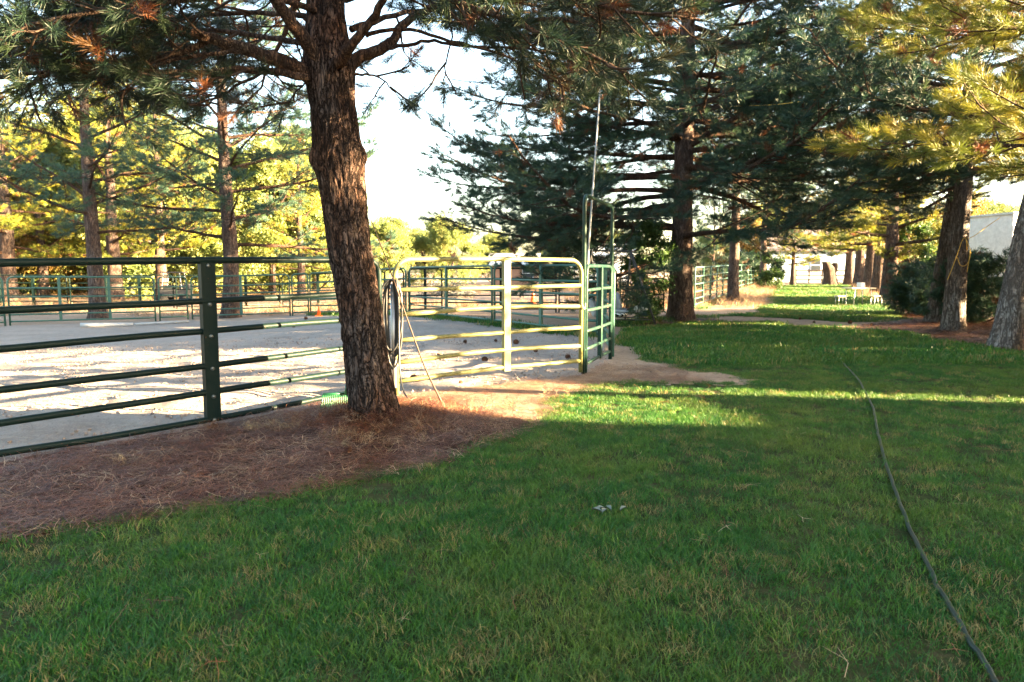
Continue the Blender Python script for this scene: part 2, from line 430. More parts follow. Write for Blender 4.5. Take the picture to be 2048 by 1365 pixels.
for k, (nm, mk) in enumerate((('ground', 'dirt'), ('lawn', 'lawn_soil'), ('arena_sand', 'sand'), ('needle_bed', 'litter_soil'))):
    q = quads[regf == k]; u, inv = np.unique(q, return_inverse=True)
    me = mesh_np(nm, V[u], inv.reshape(-1, 4)[:, ::-1].copy())
    o = obj(nm, me, M[mk]); o['kind'] = 'structure'

# ------------------------------------------------------------------ scatter machinery (tufts, blades, leaves)
def proto(name, me, mat):
    me.materials.append(mat); o = bpy.data.objects.new(name, me); return o       # never linked: only a source
def scatter_group(name, objs):
    g = bpy.data.node_groups.new(name, 'GeometryNodeTree')
    g.interface.new_socket('Geometry', in_out='INPUT', socket_type='NodeSocketGeometry')
    g.interface.new_socket('Geometry', in_out='OUTPUT', socket_type='NodeSocketGeometry')
    gi = g.nodes.new('NodeGroupInput'); go = g.nodes.new('NodeGroupOutput')
    iop = g.nodes.new('GeometryNodeInstanceOnPoints'); j = g.nodes.new('GeometryNodeJoinGeometry')
    for o in objs:
        oi = g.nodes.new('GeometryNodeObjectInfo'); oi.inputs['Object'].default_value = o; oi.inputs['As Instance'].default_value = True
        g.links.new(oi.outputs['Geometry'], j.inputs[0])
    def na(nm, dt):
        n = g.nodes.new('GeometryNodeInputNamedAttribute'); n.data_type = dt; n.inputs['Name'].default_value = nm; return n.outputs[0]
    g.links.new(gi.outputs[0], iop.inputs['Points']); g.links.new(j.outputs[0], iop.inputs['Instance'])
    iop.inputs['Pick Instance'].default_value = True
    g.links.new(na('idx', 'INT'), iop.inputs['Instance Index'])
    e2r = g.nodes.new('FunctionNodeEulerToRotation'); g.links.new(na('rot', 'FLOAT_VECTOR'), e2r.inputs[0])
    g.links.new(e2r.outputs[0], iop.inputs['Rotation'])
    g.links.new(na('scl', 'FLOAT'), iop.inputs['Scale'])
    g.links.new(iop.outputs[0], go.inputs[0]); return g
def scatter(name, group, pts, rot, scl, nvar, parent=None, seed=0, loc=None):
    me = bpy.data.meshes.new(name); pts = np.asarray(pts, np.float32).reshape(-1, 3); n = len(pts)
    me.vertices.add(n); me.vertices.foreach_set('co', pts.ravel())
    a = me.attributes.new('rot', 'FLOAT_VECTOR', 'POINT'); a.data.foreach_set('vector', np.asarray(rot, np.float32).ravel())
    a = me.attributes.new('scl', 'FLOAT', 'POINT'); a.data.foreach_set('value', np.asarray(scl, np.float32).ravel())
    a = me.attributes.new('idx', 'INT', 'POINT'); a.data.foreach_set('value', np.random.RandomState(seed).randint(0, nvar, n).astype(np.int32))
    me.update()
    o = bpy.data.objects.new(name, me); COL.objects.link(o)
    m = o.modifiers.new('scatter', 'NODES'); m.node_group = group
    if parent is not None: o.parent = parent
    if loc is not None: o.location = loc
    o['kind'] = 'stuff'
    return o

def tuft_mesh(n, shoot, nl, wd, seed, spread=(14, 66)):
    r = np.random.RandomState(seed); V = []; F = []; ax = r.randn(2) * 0.12
    def axis(t): return np.array([ax[0] * shoot * t * t, ax[1] * shoot * t * t, shoot * t])
    for i in range(n):
        t = ((i + r.rand()) / n) ** 0.8; b = axis(t) + r.randn(3) * 0.003
        az = i * 2.399 + r.randn() * 0.5; el = math.radians(max(4, spread[1] + (spread[0] - spread[1]) * t + r.randn() * 13))
        d = np.array([math.sin(el) * math.cos(az), math.sin(el) * math.sin(az), math.cos(el)])
        L = nl * (0.6 + 0.6 * r.rand())
        s = np.cross(d, r.randn(3)); s /= np.linalg.norm(s) + 1e-9; s *= wd / 2
        k = len(V); bend = np.cross(s, d); bend /= np.linalg.norm(bend) + 1e-9; bend *= L * r.randn() * 0.09
        m = b + d * L * 0.55 + bend * 0.8
        V += [b - s * 0.5, b + s * 0.5, m + s, m - s, b + d * L - bend * 0.6]
        F += [(k, k + 1, k + 2, k + 3), (k + 3, k + 2, k + 4)]
    k = len(V)
    for t in (0, 0.5, 1):
        for q in range(3): V.append(axis(t) + np.array([0.0045 * math.cos(q * 2.094), 0.0045 * math.sin(q * 2.094), 0]))
    for t in range(2):
        for q in range(3): F.append((k + 3 * t + q, k + 3 * t + (q + 1) % 3, k + 3 * t + 3 + (q + 1) % 3, k + 3 * t + 3 + q))
    return mesh_np('tuft', np.array(V), F)
def leaf_clump(n, rad, ll, lw, seed):
    r = np.random.RandomState(seed); V = []; F = []
    for i in range(n):
        c = r.randn(3); c *= rad * r.rand() ** 0.4 / np.linalg.norm(c)
        d = r.randn(3); d[2] -= 0.5; d /= np.linalg.norm(d); s = np.cross(d, r.randn(3)); s /= np.linalg.norm(s) + 1e-9
        u = np.cross(s, d); L = ll * (0.7 + 0.6 * r.rand()); W = lw * (0.7 + 0.6 * r.rand()); k = len(V)
        V += [c, c + d * L * 0.45 + s * W / 2 + u * W * 0.12, c + d * L, c + d * L * 0.45 - s * W / 2 + u * W * 0.12]
        F += [(k, k + 1, k + 2), (k, k + 2, k + 3)]
    return mesh_np('leaves', np.array(V), F)
def grass_clump(n, rad, h, wd, seed, lean=0.5):
    r = np.random.RandomState(seed); V = []; F = []
    for i in range(n):
        a = r.rand() * 6.283; q = rad * math.sqrt(r.rand()); b = np.array([q * math.cos(a), q * math.sin(a), -0.006])
        hh = h * (0.45 + 0.75 * r.rand()); la = r.rand() * 6.283; ln = lean * hh * (0.2 + r.rand())
        l = np.array([math.cos(la) * ln, math.sin(la) * ln, 0]); sa = r.rand() * 6.283
        s = np.array([math.cos(sa), math.sin(sa), 0]) * wd / 2; k = len(V)
        m1 = b + l * 0.35 + [0, 0, hh * 0.55]; tip = b + l * 1.1 + [0, 0, hh * (1.0 - 0.2 * r.rand())]
        V += [b - s, b + s, m1 + s * 0.8, m1 - s * 0.8, tip]
        F += [(k, k + 1, k + 2, k + 3), (k + 3, k + 2, k + 4)]
    return mesh_np('grass', np.array(V), F)
def litter_clump(n, rad, L, wd, seed, lift=0.02):
    r = np.random.RandomState(seed); V = []; F = []
    for i in range(n):
        a = r.rand() * 6.283; q = rad * math.sqrt(r.rand()); c = np.array([q * math.cos(a), q * math.sin(a), 0.004 + lift * r.rand() ** 2])
        th = r.rand() * 6.283; l = L * (0.5 + 0.8 * r.rand()); d = np.array([math.cos(th), math.sin(th), r.randn() * 0.12])
        s = np.array([-d[1], d[0], 0]) * wd / 2; bend = np.array([-d[1], d[0], 0]) * l * r.randn() * 0.12; k = len(V)
        p0, p1, p2 = c - d * l / 2, c + bend + [0, 0, 0.006 * r.rand()], c + d * l / 2
        V += [p0 - s, p0 + s, p1 + s, p1 - s, p2 + s * .5, p2 - s * .5]
        F += [(k, k + 1, k + 2, k + 3), (k + 3, k + 2, k + 4, k + 5)]
    return mesh_np('litter', np.array(V), F)

SG = {}
SG['needle_near'] = scatter_group('needles_near', [proto('tuft_src', tuft_mesh(110, 0.18, 0.135, 0.0042, i), M['needle']) for i in range(4)])
SG['needle_near_sun_tint'] = scatter_group('needles_near_sun_tint', [proto('tuft_src', tuft_mesh(110, 0.20, 0.15, 0.0042, 20 + i), M['needle_sun_tint']) for i in range(4)])
SG['needle_mid'] = scatter_group('needles_mid', [proto('tuft_src', tuft_mesh(64, 0.22, 0.18, 0.0095, 40 + i), M['needle_blue']) for i in range(4)])
SG['needle_teal'] = scatter_group('needles_teal', [proto('tuft_src', tuft_mesh(64, 0.22, 0.18, 0.0095, 50 + i), M['needle_teal']) for i in range(4)])
SG['needle_far'] = scatter_group('needles_far', [proto('tuft_src', tuft_mesh(34, 0.30, 0.24, 0.020, 60 + i), M['needle_blue']) for i in range(3)])
SG['needle_far_sun_tint'] = scatter_group('needles_far_sun_tint', [proto('tuft_src', tuft_mesh(34, 0.30, 0.24, 0.020, 70 + i), M['needle_sun_tint']) for i in range(3)])
SG['leaf_yellow'] = scatter_group('leaves_yellow', [proto('leaf_src', leaf_clump(26, 0.34, 0.17, 0.11, 80 + i), M['leaf_yellow']) for i in range(3)])
SG['leaf_orange'] = scatter_group('leaves_orange', [proto('leaf_src', leaf_clump(26, 0.34, 0.17, 0.11, 85 + i), M['leaf_orange']) for i in range(3)])
SG['leaf_dark'] = scatter_group('leaves_dark', [proto('leaf_src', leaf_clump(16, 0.16, 0.10, 0.05, 90 + i), M['leaf_dark']) for i in range(3)])
SG['grass'] = scatter_group('grass_blades', [proto('grass_src', grass_clump(64, 0.085, 0.038, 0.0027, 100 + i, 1.0), M['grass']) for i in range(5)])
SG['grass_far'] = scatter_group('grass_blades_far', [proto('grass_src', grass_clump(40, 0.22, 0.085, 0.012, 110 + i, 0.7), M['grass']) for i in range(4)])
SG['dry'] = scatter_group('dry_blades', [proto('grass_src', grass_clump(22, 0.10, 0.14, 0.004, 120 + i, 1.3), M['dry_grass']) for i in range(4)])
SG['litter'] = scatter_group('litter', [proto('litter_src', litter_clump(9, 0.11, 0.13, 0.0026, 130 + i, 0.035), M['litter']) for i in range(5)])
SG['litter_one'] = scatter_group('litter_one', [proto('litter_src', litter_clump(2, 0.03, 0.10, 0.0018, 140 + i, 0.05), M['litter']) for i in range(5)])
def clod_mesh(seed):
    r = np.random.RandomState(seed); mb = MB(); pr = [(0.2, -0.4), (0.8, -0.2), (1.0, 0.15), (0.6, 0.55), (0.1, 0.7)]
    mb.lathe(pr, 7); V = np.array(mb.V) * (1 + 0.35 * r.randn(len(mb.V), 1) * 0.6); return mesh_np('clod', V, mb.F)
SG['clod'] = scatter_group('clods', [proto('clod_src', clod_mesh(i), M['clod']) for i in range(4)])

# ------------------------------------------------------------------ trees
class Tufts:
    def __init__(s): s.p = []; s.r = []; s.s = []
    def add(s, p, d, sc_):
        s.p.append((p.x, p.y, p.z)); L = math.hypot(d.x, d.y)
        s.r.append((0, math.atan2(L, d.z), math.atan2(d.y, d.x))); s.s.append(sc_)

def grow(start, d, L, n, rng, droop=0.0, up=0.0, jit=0.1):
    p = Vector(start); d = Vector(d).normalized(); pts = [p.copy()]; st = L / n
    for i in range(n):
        t = (i + 1) / n
        d = d + Vector((rng.gauss(0, jit), rng.gauss(0, jit), rng.gauss(0, jit * 0.6) + (-droop * (1 - t) + up * t) * 1.0))
        d.normalize(); p = p + d * st; pts.append(p.copy())
    return pts

def sprays(mb, tf, pts, L, rng, dens=1.0, t0=0.25, sec=0.34, sc_=1.0, hang=0.0, gap=0.26, thin=1.0):
    """secondary branches, twigs and needle tufts along a limb polyline"""
    cum = [0.0]
    for a, b in zip(pts[:-1], pts[1:]): cum.append(cum[-1] + (b - a).length)
    T = cum[-1]; s = T * t0; side = 1
    def at(s_):
        for i in range(len(pts) - 1):
            if s_ <= cum[i + 1] or i == len(pts) - 2:
                k = (s_ - cum[i]) / max(1e-6, cum[i + 1] - cum[i]); return pts[i].lerp(pts[i + 1], min(1, max(0, k))), (pts[i + 1] - pts[i]).normalized()
    while s < T:
        t = s / T; p, d = at(s); side = -side
        lat = d.cross(Vector((0, 0, 1)))
        if lat.length < 0.2: lat = Vector((rng.random() - .5, rng.random() - .5, 0))
        lat.normalize()
        a = math.radians(rng.uniform(35, 68))
        dd = d * math.cos(a) + lat * side * math.sin(a) + Vector((0, 0, rng.uniform(-0.55, 0.45) - hang))
        l2 = max(0.35, L * sec * (1.15 - t) * rng.uniform(0.6, 1.25))
        n2 = 4
        q = grow(p, dd, l2, n2, rng, 0.06 + hang * .5, 0.16, 0.13)
        mb.tube(q, [0.008 * thin + 0.006 * l2 * (1 - i / n2) for i in range(n2 + 1)], 4, False)
        u = l2 * 0.3; sd = 1
        while u < l2:
            k = min(n2 - 1, int(u / l2 * n2)); f = u / l2 * n2 - k; b = q[k].lerp(q[k + 1], f); e = (q[k + 1] - q[k]).normalized()
            sd = -sd; lt = e.cross(Vector((0, 0, 1)))
            if lt.length > 0.05: lt.normalize()
            td = (e * 0.75 + lt * sd * rng.uniform(0.4, 0.9) + Vector((0, 0, rng.uniform(-0.3, 0.45)))).normalized()
            tl = rng.uniform(0.06, 0.22) * sc_
            if rng.random() < dens:
                mb.tube([b, b + td * tl], [0.005, 0.004], 3, False)
                tf.add(b + td * tl * 0.8, (td + Vector((0, 0, rng.uniform(-.1, .25)))), sc_ * rng.uniform(0.75, 1.15))
            u += rng.uniform(0.09, 0.17)
        if rng.random() < dens: tf.add(q[-1], (q[-1] - q[-2]), sc_ * rng.uniform(0.8, 1.15))
        s += gap * rng.uniform(0.6, 1.3)
    tf.add(pts[-1], pts[-1] - pts[-2], sc_)

def trunk_mesh(cl, radii, n=24, rings=40, rough=0.05, flare=0.5, seed=0, knots=(), fine=False):
    pts = spline(cl, max(2, rings // max(1, len(cl) - 1))); m = len(pts)
    rr = np.interp(np.linspace(0, 1, m), np.linspace(0, 1, len(radii)), radii)
    cum = np.concatenate([[0], np.cumsum([(pts[i + 1] - pts[i]).length for i in range(m - 1)])])
    V = []; F = []
    for i, p in enumerate(pts):
        z = cum[i]
        for k in range(n):
            th = 2 * math.pi * k / n; c, s_ = math.cos(th), math.sin(th)
            r = rr[i] * (1 + flare * math.exp(-z / (rr[0] * 1.1)) * (0.7 + 0.45 * math.sin(th * 4 + seed) * 0.6))
            q = Vector((c * 2.2 + seed, s_ * 2.2, z * 0.5 / max(0.12, rr[i]) * 0.25))
            r *= 1 + rough * 1.6 * mnoise.noise(q)
            if fine:
                wv = mnoise.noise(Vector((c * 3 + seed, s_ * 3, z * 1.2))) * 0.9
                v = mnoise.voronoi(Vector((th * rr[0] * 13 + wv, z * 3.4 + wv * .6, seed)))[0]
                e = min(1.0, (v[1] - v[0]) / 0.22)
                r += 0.016 * (e - 0.6) + 0.006 * mnoise.noise(Vector((c * 14, s_ * 14, z * 9)))
                # long vertical furrows
                r -= 0.018 * max(0, mnoise.noise(Vector((th * rr[0] * 11 + seed * 3, z * 1.1 + wv * 0.4, 4))) ) ** 1.2
            for (kz, kth, kr, kh) in knots:
                da = math.atan2(math.sin(th - kth), math.cos(th - kth)) * rr[i]
                d2 = (da * da + (z - kz) ** 2) / (kr * kr); r += kh * math.exp(-d2)
            V.append((p.x + c * r, p.y + s_ * r, p.z))
    for i in range(m - 1):
        for k in range(n):
            a0 = i * n + k; a1 = i * n + (k + 1) % n; F.append((a0, a1, a1 + n, a0 + n))
    F.append(tuple((m - 1) * n + k for k in range(n)))
    me = bpy.data.meshes.new('trunk'); me.from_pydata(V, [], F); me.update(); return me

def pine(base, height, r0, cb, R, seed, label, lean=(0, 0), sg='needle_mid', dens=1.0, per_m=3.2, sc_=1.0, bark='bark_far', group='pine trees',
         droop=0.10, gap=0.3, skip=None, low=None, tip=0.16, sec=0.34, name='pine_tree', shortlow=0.8, elev0=4, extra=(), hang=0.0):
    rng = random.Random(seed); b = Vector(base); b.z = H(b.x, b.y) - 0.06
    root = empty(name, b, label, 'tree', group)
    cl = []; m = 6
    for i in range(m + 1):
        t = i / m; cl.append(Vector((lean[0] * t * height + rng.gauss(0, 0.03) * height * 0.06 * (t > 0), lean[1] * t * height + rng.gauss(0, .03) * height * 0.06 * (t > 0), height * t)))
    radii = [r0 * (1 - (1 - tip) * (i / m) ** 0.95) for i in range(m + 1)]
    tr = obj('trunk', trunk_mesh(cl, radii, 26, 48, 0.06, 0.45, seed % 17), M[bark], root)
    sp = spline(cl, 8)
    def axis(z):
        k = min(len(sp) - 2, max(0, int(z / height * (len(sp) - 1)))); f = z / height * (len(sp) - 1) - k
        return sp[k].lerp(sp[k + 1], f)
    mb = MB(); lb = MB(); tf = Tufts(); z = cb; az = rng.random() * 6.28
    while z < height * 0.99:
        u = (z - cb) / (height - cb)
        L = R * ((1 - u) ** 0.75) * rng.uniform(0.72, 1.12) * (shortlow if u < 0.06 else 1.0) + 0.4
        az += 2.399 + rng.gauss(0, 0.35)
        el = math.radians(elev0 + 38 * u + rng.gauss(0, 8))
        d = Vector((math.cos(az) * math.cos(el), math.sin(az) * math.cos(el), math.sin(el)))
        if skip is None or not skip(az, z):
            n = max(4, int(L * 1.6)); pts = grow(axis(z), d, L, n, rng, droop, droop * 1.6, 0.09)
            rl = max(0.016, r0 * 0.27 * (L / R) ** 0.8 * (1 - 0.4 * u))
            lb.tube(pts, [rl * (1 - 0.8 * i / n) for i in range(n + 1)], 6, False)
            sprays(mb, tf, pts, L, rng, dens, 0.25, sec, sc_, hang, gap)
        z += 1.0 / per_m * rng.uniform(0.6, 1.4)
    for (ez, eaz, eL) in extra:
        d = Vector((math.cos(eaz), math.sin(eaz), 0.10)); n = 9; pts = grow(axis(ez), d, eL, n, rng, droop * 0.6, droop, 0.07)
        lb.tube(pts, [r0 * 0.25 * (1 - 0.85 * i / n) for i in range(n + 1)], 6, False); sprays(mb, tf, pts, eL, rng, dens, 0.22, 0.30, sc_, hang, gap)
    o = lb.build('limbs', M['limb'], root); o['kind'] = 'stuff'
    if mb.V:
        o = mb.build('twigs', M['twig'], root); o['kind'] = 'stuff'
    scatter('crown', SG[sg], tf.p, tf.r, tf.s, 3, root, seed)
    return root

def leafy(base, height, R, seed, label, sg='leaf_yellow', n=900, cb=0.25, name='leafy_tree', cat='tree', group=None, sc_=1.0, bark='bark_far', lump=6, r0=None):
    rng = random.Random(seed); b = Vector(base); b.z = H(b.x, b.y) - 0.05
    root = empty(name, b, label, cat, group); r0 = r0 or height * 0.022
    cl = [Vector((rng.gauss(0, 0.02) * height * i / 4, rng.gauss(0, 0.02) * height * i / 4, height * 0.8 * i / 4)) for i in range(5)]
    obj('trunk', trunk_mesh(cl, [r0, r0 * .8, r0 * .6, r0 * .4, r0 * .15], 12, 20, 0.06, 0.4, seed % 13), M[bark], root)
    mb = MB(); P_ = []; Rr = []; S = []
    lumps = []
    for i in range(lump * 3):
        az = rng.random() * 6.283; zz = cb + (1 - cb) * rng.random() ** 0.8
        rr = R * math.sqrt(max(0.05, 1 - ((zz - (cb + 0.4 * (1 - cb))) / (0.62)) ** 2)) * rng.uniform(0.35, 0.85)
        c = Vector((math.cos(az) * rr, math.sin(az) * rr, zz * height)); lumps.append((c, R * rng.uniform(0.22, 0.55)))
        st = cl[min(4, int(zz * 3))]
        q = [st, st.lerp(c, 0.5) + Vector((0, 0, -0.05 * height * rng.random())), c]
        mb.tube(spline(q, 3), [r0 * 0.35, r0 * .3, r0 * .28, r0 * .2, r0 * .15, r0 * .1, r0 * 0.05], 5, False)
    for i in range(n):
        c, lr = lumps[rng.randrange(len(lumps))]
        d = Vector((rng.gauss(0, 1), rng.gauss(0, 1), rng.gauss(0, 1))).normalized() * lr * rng.random() ** 0.7
        p = c + Vector((d.x, d.y, d.z * 0.8))
        if p.z < 0.05: p.z = 0.05 + 0.1 * rng.random()
        P_.append(tuple(p)); Rr.append((rng.random() * 6.28, rng.random() * 6.28, rng.random() * 6.28)); S.append(sc_ * rng.uniform(0.7, 1.3))
    o = mb.build('branches', M['twig'], root); o['kind'] = 'stuff'
    scatter('crown', SG[sg], P_, Rr, S, 3, root, seed)
    return root

# --- the big leaning pine beside the near fence
rng = random.Random(11)
DM = MAIN[1]
tb = Vector((MAIN[0], MAIN[1], H(*MAIN) - 0.05))
mroot = empty('pine_tree', tb, 'large leaning pine with furrowed bark beside the near fence panel', 'tree', 'pine trees')
cpx = [(757, 872), (751, 835), (745, 800), (730, 700), (717, 600), (700, 500), (688, 400), (676, 300), (664, 200), (657, 130), (652, 50), (651, 0)]
hw = [57, 54, 50, 46, 45, 45, 47, 50, 46, 46, 40, 37]
cl = [P(a, b, DM) for a, b in cpx]; rd = [h / FPX * DM * 0.925 for h in hw]
for i in range(1, 6): cl.append(cl[11] + Vector((-0.03 * i, 0.05 * i, 1.15 * i))); rd.append(rd[11] * (1 - i * 0.15))
loc_cl = [p - tb for p in cl]
PI = math.pi
me = trunk_mesh(loc_cl, rd, 150, 288, 0.02, 0.38, 3, ((2.62, -0.35, 0.12, 0.055), (2.58, PI + 0.4, 0.10, 0.05), (1.72, -1.75, 0.09, 0.028), (3.45, 0.2, 0.2, 0.03), (3.4, PI, 0.2, 0.03)), True)
obj('trunk', me, M['bark'], mroot)
mb = MB(); tf = Tufts()
def mlimb(px, r, dens=1.0, L=None, leaf=True, t0=0.3, sec=0.34, hang=0.0, gap=0.13, sc_=1.0):
    pts = [P(a, b, d) - tb for a, b, d in px]; q = spline(pts, 4); n = len(q)
    m2 = MB(); rr = [r[0] + (r[1] - r[0]) * (i / (n - 1)) ** 0.7 for i in range(n)]
    q2 = [p + Vector((rng.gauss(0, 1), rng.gauss(0, 1), rng.gauss(0, 1))) * 0.005 for p in q]
    m2.tube(q2, rr, 12); m2.build('limb', M['limb'], mroot)
    LL = sum((q[i + 1] - q[i]).length for i in range(n - 1))
    if leaf: sprays(mb, tf, q, L or LL, rng, dens, t0, sec, sc_, hang, gap)
# visible limbs
mlimb([(640, 165, 6.5), (600, 140, 6.42), (560, 122, 6.35), (500, 102, 6.25), (430, 80, 6.15), (350, 58, 6.0), (250, 25, 5.9), (130, -20, 5.8), (-60, -70, 5.7)], (0.085, 0.025), 1.0, 2.6, t0=0.35)
mlimb([(645, 130, 6.45), (605, 75, 6.3), (565, 20, 6.15), (530, -30, 6.0), (470, -110, 5.8), (380, -180, 5.5)], (0.075, 0.03), 1.0, 2.4, t0=0.5)
mlimb([(675, 130, 6.35), (700, 95, 6.2), (735, 50, 6.1), (765, 5, 6.0), (800, -60, 5.9), (860, -130, 5.7)], (0.055, 0.02), 0.8, 1.6, t0=0.7)
mlimb([(690, 150, 6.55), (715, 118, 6.62), (760, 100, 6.7), (785, 80, 6.75), (805, 52, 6.8), (840, 28, 6.85), (890, 8, 6.9), (950, 22, 6.9), (1030, 38, 6.85), (1120, 40, 6.8), (1230, 60, 6.7)], (0.068, 0.014), 1.0, 2.3, t0=0.62, gap=0.16, hang=0.25)
mlimb([(730, 72, 6.2), (760, 62, 6.2), (820, 60, 6.2), (900, 82, 6.2), (990, 105, 6.2), (1070, 140, 6.2), (1140, 180, 6.15)], (0.022, 0.008), 0.9, 1.5, t0=0.72, gap=0.16, hang=0.2)
mlimb([(770, 98, 6.7), (820, 90, 6.6), (870, 82, 6.5), (930, 92, 6.4), (1000, 95, 6.35), (1080, 100, 6.3), (1200, 130, 6.3)], (0.02, 0.008), 0.9, 1.5, t0=0.6, gap=0.16, hang=0.2)
mlimb([(820, -20, 6.6), (870, 10, 6.5), (905, 60, 6.5), (895, 110, 6.5), (888, 160, 6.5)], (0.012, 0.006), 0.9, 0.35, t0=0.85, gap=0.12)
mlimb([(620, 160, 6.4), (560, 145, 6.3), (480, 140, 6.2), (400, 146, 6.1), (300, 142, 6.0), (180, 138, 5.9), (60, 148, 5.8), (-60, 160, 5.7)], (0.04, 0.012), 1.0, 2.3, t0=0.2, hang=0.1)
mlimb([(600, 140, 6.6), (520, 110, 6.9), (430, 95, 7.2), (320, 90, 7.4), (200, 95, 7.6), (60, 100, 7.8), (-80, 90, 7.9)], (0.04, 0.012), 1.0, 2.4, t0=0.25, hang=0.1)
mlimb([(580, 130, 6.5), (520, 150, 6.4), (470, 175, 6.3), (430, 200, 6.25), (405, 215, 6.2)], (0.02, 0.006), 0.9, 0.6, t0=0.45, gap=0.15)
mlimb([(500, 103, 6.25), (420, 110, 6.1), (330, 125, 6.0), (270, 160, 5.9), (240, 195, 5.85)], (0.022, 0.006), 0.9, 0.8, t0=0.4, gap=0.15)
mlimb([(705, 150, 6.7), (740, 150, 6.9), (765, 160, 7.1), (790, 185, 7.25)], (0.014, 0.006), 0.9, 0.4, t0=0.35, gap=0.12)
mlimb([(640, 150, 6.55), (615, 165, 6.6), (590, 185, 6.6), (572, 215, 6.6)], (0.012, 0.005), 0.9, 0.35, t0=0.45, gap=0.12)
for (pxs, ln) in [([(630, 40, 6.5), (540, 25, 6.7), (420, 30, 7.0), (280, 45, 7.2), (120, 40, 7.3), (-40, 30, 7.3)], 2.6),
                  ([(630, 20, 6.4), (520, -10, 6.1), (380, 0, 5.7), (220, 20, 5.4), (60, 50, 5.2), (-60, 70, 5.1)], 2.4),
                  ([(670, 10, 6.6), (740, -30, 6.9), (850, -30, 7.2), (980, -5, 7.5), (1120, 20, 7.7), (1280, 45, 7.9)], 2.4),
                  ([(680, -20, 6.4), (780, -70, 6.1), (920, -60, 5.8), (1080, -20, 5.6), (1240, 20, 5.5), (1400, 40, 5.4)], 2.4),
                  ([(700, 60, 6.6), (790, 30, 7.0), (880, 20, 7.4), (970, 50, 7.8), (1060, 110, 8.1), (1130, 190, 8.3)], 1.9),
                  ([(690, 0, 6.3), (800, -30, 5.9), (930, 10, 5.6), (1060, 60, 5.4), (1180, 110, 5.3), (1260, 150, 5.2)], 1.6),
                  ([(620, 90, 6.55), (530, 75, 6.8), (400, 60, 7.2), (240, 62, 7.6), (90, 70, 8.0), (-60, 80, 8.2)], 2.4),
                  ([(330, 60, 6.0), (250, 80, 5.9), (170, 105, 5.85), (90, 150, 5.8), (20, 190, 5.8)], 1.4),
                  ([(420, 80, 6.15), (350, 110, 6.1), (250, 120, 6.1), (140, 125, 6.1), (20, 120, 6.1)], 1.8)]:
    mlimb(pxs, (0.03, 0.010), 1.0, ln, t0=0.2, hang=0.12)
# crown above the frame, its tips hanging back into view
z = 4.15; az = 1.0
while z < 9.6:
    u = (z - 4.0) / 6.0; L = (4.3 * (1 - u) ** 0.7 + 0.5) * rng.uniform(0.8, 1.1); az += 2.399 + rng.gauss(0, 0.3)
    el = math.radians(8 + 35 * u + rng.gauss(0, 7)); d = Vector((math.cos(az) * math.cos(el), math.sin(az) * math.cos(el), math.sin(el)))
    st = cl[11].lerp(cl[-1], min(1, max(0, (z - 4.0) / 5.75))) - tb
    pts = grow(st, d, L, 8, rng, 0.12, 0.10, 0.08)
    MBt = MB(); MBt.tube(pts, [0.05 * (1 - 0.4 * u) * (1 - 0.8 * i / 8) for i in range(9)], 7, False); MBt.build('limb', M['limb'], mroot)
    sprays(mb, tf, pts, L, rng, 1.0, 0.25, 0.36, 1.0, 0.10, 0.17)
    z += 0.24 * rng.uniform(0.7, 1.3)
o = mb.build('twigs', M['twig'], mroot); o['kind'] = 'stuff'
scatter('crown', SG['needle_near'], tf.p, tf.r, tf.s, 4, mroot, 1)

# --- other pines in view
pine(G(1361, 641), 17, 0.36, 1.9, 8.0, 21, 'dark broad-crowned pine standing by the patio swing past the walk-through gate', skip=lambda az, z: (z < 3.3 and math.cos(az) > -0.1) or (z < 3.9 and math.cos(az) > 0.3), extra=[(2.3 + 0.52 * k, math.pi + 0.55 * math.sin(k * 2.4), 7.6 - 0.12 * k + 0.5 * math.sin(k * 5)) for k in range(14)] + [(4.2 + 0.45 * k, 0.75 * math.sin(k * 2.1), 7.4 - 0.15 * k) for k in range(13)], hang=0.10, sec=0.38, per_m=6.5, gap=0.22, droop=0.12)
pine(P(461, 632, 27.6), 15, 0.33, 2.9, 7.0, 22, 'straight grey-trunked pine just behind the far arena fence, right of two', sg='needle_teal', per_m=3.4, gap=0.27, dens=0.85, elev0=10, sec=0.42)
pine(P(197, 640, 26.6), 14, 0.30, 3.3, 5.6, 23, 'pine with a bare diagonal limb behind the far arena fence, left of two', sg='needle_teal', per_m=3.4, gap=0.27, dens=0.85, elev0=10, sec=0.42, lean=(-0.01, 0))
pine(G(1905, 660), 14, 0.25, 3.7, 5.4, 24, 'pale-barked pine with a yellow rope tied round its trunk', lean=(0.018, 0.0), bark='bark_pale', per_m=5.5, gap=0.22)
pine(G(1868, 645), 13, 0.24, 3.9, 5.0, 25, 'pine leaning right close behind the roped pine', bark='bark_pale', lean=(0.10, 0.02), per_m=4.5, gap=0.24)
pine(G(2006, 697), 13, 0.24, 3.6, 4.6, 26, 'pine leaning out of the picture at the right edge of the lawn', bark='bark_pale', lean=(0.16, 0.03), per_m=5.0, gap=0.22)
pine((7.45, 7.2, 0), 12, 0.16, 2.7, 5.4, 27, 'near pine beyond the right edge whose sunlit golden boughs hang into the top corner', sg='needle_near_sun_tint', per_m=5.5, gap=0.16, droop=0.10, sc_=1.1)
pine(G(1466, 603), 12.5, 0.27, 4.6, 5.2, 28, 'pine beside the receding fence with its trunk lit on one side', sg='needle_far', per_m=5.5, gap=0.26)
pine(G(1525, 577), 8, 0.30, 3.8, 5.0, 29, 'far pine at the end of the receding fence with a shrub at its foot', sg='needle_far_sun_tint', per_m=3.6)

